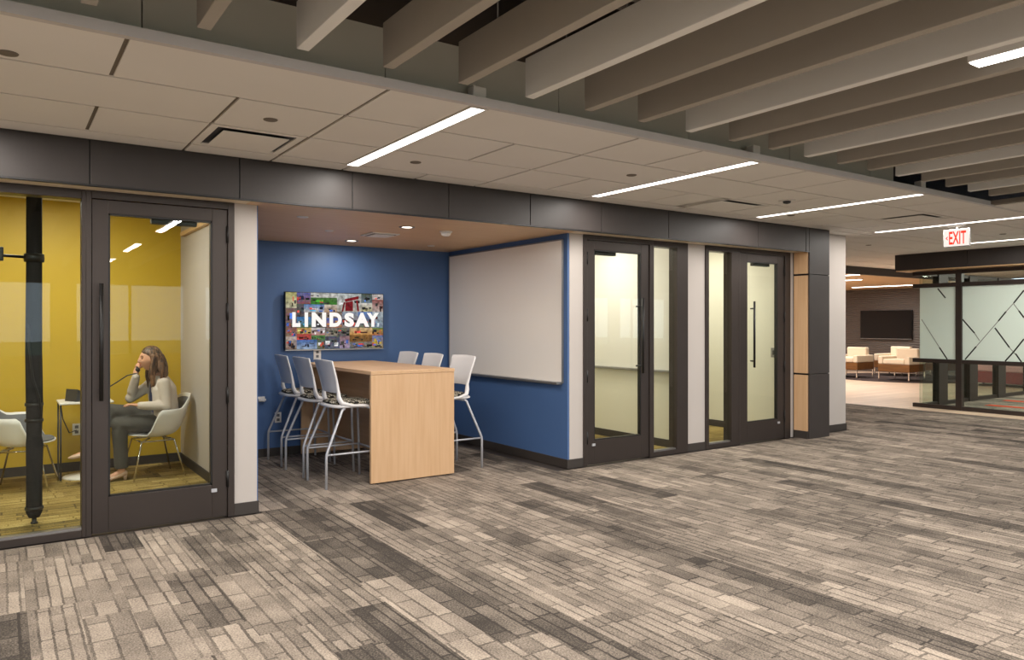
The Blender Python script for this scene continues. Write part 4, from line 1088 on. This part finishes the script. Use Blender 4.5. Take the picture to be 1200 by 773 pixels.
# shoes: pointed pumps with block heels
for nm, rot, heel, ank in (('planted', 0, (.988, 8.052, 0), LAN), ('raised', 1, None, RAN)):
    b = MB()
    if rot == 0:
        pts = [(1.000, 8.053, .070), (.972, 8.048, .062), (.915, 8.040, .042), (.86, 8.030, .026), (.80, 8.022, .020), (.765, 8.016, .016)]
    else:
        pts = [(.735, 8.062, .318), (.708, 8.062, .298), (.652, 8.054, .280), (.60, 8.05, .270), (.555, 8.046, .262), (.525, 8.044, .258)]
    b.sweep(pts, [(.024, .028), (.028, .031), (.024, .033), (.022, .037), (.018, .032), (.008, .010)], 16, up=(0, 0, 1), round_end=True)
    sh = fused('shoe', b, 'shoe', wm, .006, 3)
    if rot == 0: MB().sweep([(.998, 8.052, .052), (.996, 8.052, .0)], [(.018, .020), (.012, .013)], 12).build('heel', 'shoe', sh)
    else: MB().sweep([(.742, 8.062, .298), (.770, 8.064, .252)], [(.018, .020), (.012, .013)], 12).build('heel', 'shoe', sh)
# hair: cap over the skull and long wavy locks over the shoulders
b = MB()
def cap(u, v):
    a = 2 * math.pi * u; ph = math.pi * v
    x, y, z = -.104 * math.cos(a) * math.sin(ph) + .010, .088 * math.sin(a) * math.sin(ph), -.118 * math.cos(ph) + .016
    xf = -.12 if z > .082 else (-.022 - .098 * max(0, (z - .036) / .046) if z > .036 else -.022 + .02 * min(1, (.036 - z) / .05))
    if x < xf: x = xf
    return HC + Vector((x, y, z))
b.grid(cap, 44, 30, True)
b.ell(HC + Vector((.045, 0, -.05)), (.062, .080, .11), 24, 14)
rnd = random.Random(3)
for i in range(34):
    a = R(-88 + 176 * i / 33)                 # 0 = back of the head (+X)
    st = HC + Vector((.095 * math.cos(a) + .006, .084 * math.sin(a), .02 + .02 * rnd.random()))
    front = abs(a) > R(70)
    L = .24 + .07 * rnd.random() - (.03 if not front else -.02)
    pts = []
    for k in range(7):
        q = k / 6; w = .010 * math.sin(q * 9 + i * 1.7)
        pts.append(st + Vector(((.030 * q if not front else -.004 - .020 * q) + w + .02 * math.sin(q * 3) * (0 if front else 1), (.036 * q) * math.sin(a) + .010 * math.cos(q * 8 + i), -L * q)))
    b.sweep(pts, [.020, .021, .021, .020, .018, .014, .006], 8, round_end=True)
fused('hair', b, 'hair', wm, .006, 2)

# ------------------------------------------------------------------ glass room at the right
GX = 13.8
gr = thing('wall_glass', 'dark framed glass wall of the meeting room with frosted diamond-pattern film', 'glass wall', (GX, 6.0, 0), kind='structure')
def GB(nm, bb, mat, bev=.003): return box(nm, bb, mat, gr, bev)
Y0g, Y1g = 2.2, 6.963
GB('bottom_rail', (GX - .03, Y0g, 0, GX + .05, 7.08, .07), 'frame'); GB('middle_rail', (GX - .03, Y0g, .815, GX + .05, 7.08, .885), 'frame')
GB('upper_rail', (GX - .03, Y0g, 2.165, GX + .05, 7.08, 2.235), 'frame'); GB('top_rail', (GX - .03, Y0g, 2.39, GX + .05, 7.08, 2.455), 'frame')
for yy in (6.234, 4.55, 2.9): GB('glass_post', (GX - .04, yy, 0, GX + .06, yy + .10, 2.44), 'frame')
panes = [(6.334, Y1g), (4.65, 6.234), (3.0, 4.55)]
for a, b_ in panes:
    for z0, z1 in ((.07, .815), (.885, 2.165), (2.235, 2.39)):
        GB('glass_pane', (GX + .004, a, z0, GX + .014, b_, z1), 'glassg', 0)
    GB('frosted_film', (GX - .0015, a, .885, GX + .0, b_, 2.165), 'frost', 0)
GB('glass_edge', (GX + .002, Y1g, .07, GX + .016, Y1g + .012, 2.39), 'glassg', 0)
def gpt(u, v):
    a = (u - 600) / FPX; S, Cc = math.sin(YAW), math.cos(YAW); tt = GX / (S + Cc * a)
    return (Cc - S * a) * tt, CAMH + (HZ - v) / FPX * tt
segs = [((1099, 338), (1108, 349), .9), ((1080, 374), (1101, 407), .25), ((1101, 407), (1110, 421), .9), ((1128, 374), (1142, 390), .8), ((1142, 390), (1148, 399), .3), ((1131, 421), (1144, 406), .9), ((1144, 406), (1170, 376), .3),
        ((1170, 376), (1179, 365), .9), ((1179, 365), (1188, 355), .3), ((1188, 355), (1200, 340), .9), ((1166, 384), (1183, 407), .9), ((1183, 407), (1190, 415), .3), ((1190, 414), (1197, 424), .9), ((1178, 423), (1188, 412), .6), ((1188, 412), (1200, 397), .8), ((1188, 356), (1194, 364), .3), ((1194, 364), (1200, 372), .9)]
for p, q, dk in segs:
    (y0, z0), (y1, z1) = gpt(*p), gpt(*q)
    z0, z1 = max(.886, min(2.164, z0)), max(.886, min(2.164, z1))
    dv = Vector((0, y1 - y0, z1 - z0)).normalized(); n = Vector((0, -dv.z, dv.y)) * (.011 if dk > .5 else .006)
    A, B = Vector((GX - .003, y0, z0)), Vector((GX - .003, y1, z1))
    b = MB(); v = [A + n, A - n, B - n, B + n]; v += [p_ + Vector((.0012, 0, 0)) for p_ in v]
    b.add(v, [(0, 1, 2, 3), (7, 6, 5, 4), (0, 4, 5, 1), (1, 5, 6, 2), (2, 6, 7, 3), (3, 7, 4, 0)]).build('film_line', 'black' if dk > .5 else 'alum', gr)
# side wall of the room running away from the corner
gs = thing('wall_glass_side', 'far glass side of the meeting room with dark posts', 'glass wall', (17, 7.12, 0), kind='structure')
for z0, z1 in ((0, .07), (.815, .885), (2.165, 2.235), (2.39, 2.455)): box('side_rail', (GX + .06, 6.90, z0, 20.5, 6.98, z1), 'frame', gs, .003)
for x in (14.33, 15.53, 16.76, 18.2, 19.4): box('side_post', (x, 6.88, 0, x + .33, 7.0, 2.44), 'frame', gs, .003)
xs_ = [GX + .06, 14.33, 15.53, 16.76, 18.2, 19.4, 20.5]
for a, b_ in zip(xs_, xs_[1:]): box('glass_pane', (a + (.33 if a > 14 else 0), 6.935, .07, b_, 6.945, 2.39), 'glassg', gs)
struct('wall_meeting', (20.5, 2.2, 0, 20.6, 7.2, 2.9), 'white', 'white back wall of the glass meeting room', 'wall')
mf = struct('floor_meeting', (13.86, 2.2, -.02, 20.5, 7.08, .001), 'base', 'carpet of the glass meeting room with red accent planks', 'floor')
rm = MB().box(0, 0, -.004, 1, 1, .004).mesh('carpet_plank'); rm.materials.append(MT['carpet_red'])
pm2 = MB().box(0, 0, -.004, 1, 1, .002).mesh('carpet_plank'); pm2.materials.append(MT['carpet'])
for i in range(20):
    for k in range(5):
        o = plank(pm2, 13.87 + i * .33, 14.2 + i * .33, 2.25 + k * .96, 3.2 + k * .96, .3 + .5 * random.random(), random.random(), mf); o.location.z = .002
for x, ya, yb in ((14.2, 5.5, 6.3), (15.0, 4.2, 6.4), (16.2, 5.0, 6.6)):
    plank(rm, x, x + .23, ya, yb, .7, .3, mf).location.z = .003
fg = thing('trim_7', 'dark laminate fascia over the glass meeting room', 'trim', kind='structure')
for a, b_ in ((7.25, 6.02), (6.01, 4.4), (4.39, 2.4)): box('fascia_panel', (13.48, b_, 2.48, 13.5, a, ZC), 'fascia', fg, .002)
box('fascia_core', (13.5, 2.4, 2.485, 13.9, 7.24, ZC), 'fascia', fg)
box('fascia_soffit', (13.5, 2.4, 2.462, 13.95, 7.24, 2.485), 'mapleX', fg)
unseen_room_light('unseen square ceiling panel added to light the glass meeting room', 16.8, 5.0, ZC, .6, 1.2, 70)

# ------------------------------------------------------------------ lounge
t = thing('lounge_display', 'large dark switched-off display on the lounge feature wall', 'display', (22.9, 12.6, 1.05))
box('screen', (22.90, 11.81, 1.06, 22.92, 13.44, 1.93), 'screen_off', t); box('display_body', (22.92, 11.80, 1.05, 22.97, 13.45, 1.94), 'black', t, .004)
box('lower_bezel', (22.895, 11.81, 1.04, 22.96, 13.44, 1.06), 'alum', t); box('wall_mount', (22.97, 12.3, 1.3, 23.0, 12.9, 1.7), 'black', t)
def make_club():
    """faces -X; origin on the floor at its centre"""
    t = thing('club_chair', 'x', 'armchair', group='cream armchairs in the lounge')
    part('wood_base', MB().box(-.42, -.42, .23, .42, .42, .43), 'walnut', t, .01)
    part('seat_cushion', MB().box(-.42, -.29, .435, .25, .29, .57), 'creamfab', t, .03)
    for s in (-1, 1): part('armrest', MB().box(-.42, s * .42, .435, .42, s * .295, .63), 'creamfab', t, .02)
    part('backrest', MB().box(.25, -.29, .435, .42, .29, .84), 'creamfab', t, .03)
    for sx in (-1, 1):
        for sy in (-1, 1): part('leg', MB().box(sx * .40 - .014, sy * .40 - .014, 0, sx * .40 + .014, sy * .40 + .014, .23), 'chrome', t)
    return t
cc = make_club()
for i, (x, y, rz, lab) in enumerate(((19.9, 10.52, 0, 'cream armchair with walnut base just left of the glass wall edge'), (19.9, 11.95, 0, 'cream armchair with walnut base next to the white wall end'),
                                     (21.6, 11.6, .0, 'cream armchair behind the other two, below the dark display'), (21.4, 10.3, 0, 'cream armchair half hidden behind the glass wall'))):
    o = cc if i == 0 else copy_tree(cc); o.location = (x, y, .012 if i < 9 else 0); o.rotation_euler = (0, 0, rz); o['label'] = lab
tag(MB().lathe((20.9, 11.0, 0), [(0, .012), (1.95, .012), (1.96, 0), (0, 0)], 48).build('lounge_rug', 'rug'), 'dark round rug under the cream armchairs', 'rug')
t = thing('bench', 'red upholstered bench with rose top seen through the glass wall', 'bench', (20.2, 8.1, 0))
part('bench_base', MB().box(-.45, -.8, .08, .45, .8, .36), 'red', t, .02); part('bench_cushion', MB().box(-.45, -.8, .362, .45, .8, .50), 'rose', t, .03); part('bench_back', MB().box(.30, -.8, .502, .45, .8, .80), 'rose', t, .03)
for sx in (-.38, .38):
    for sy in (-.7, .7): part('leg', MB().box(sx - .02, sy - .02, 0, sx + .02, sy + .02, .08), 'black', t)
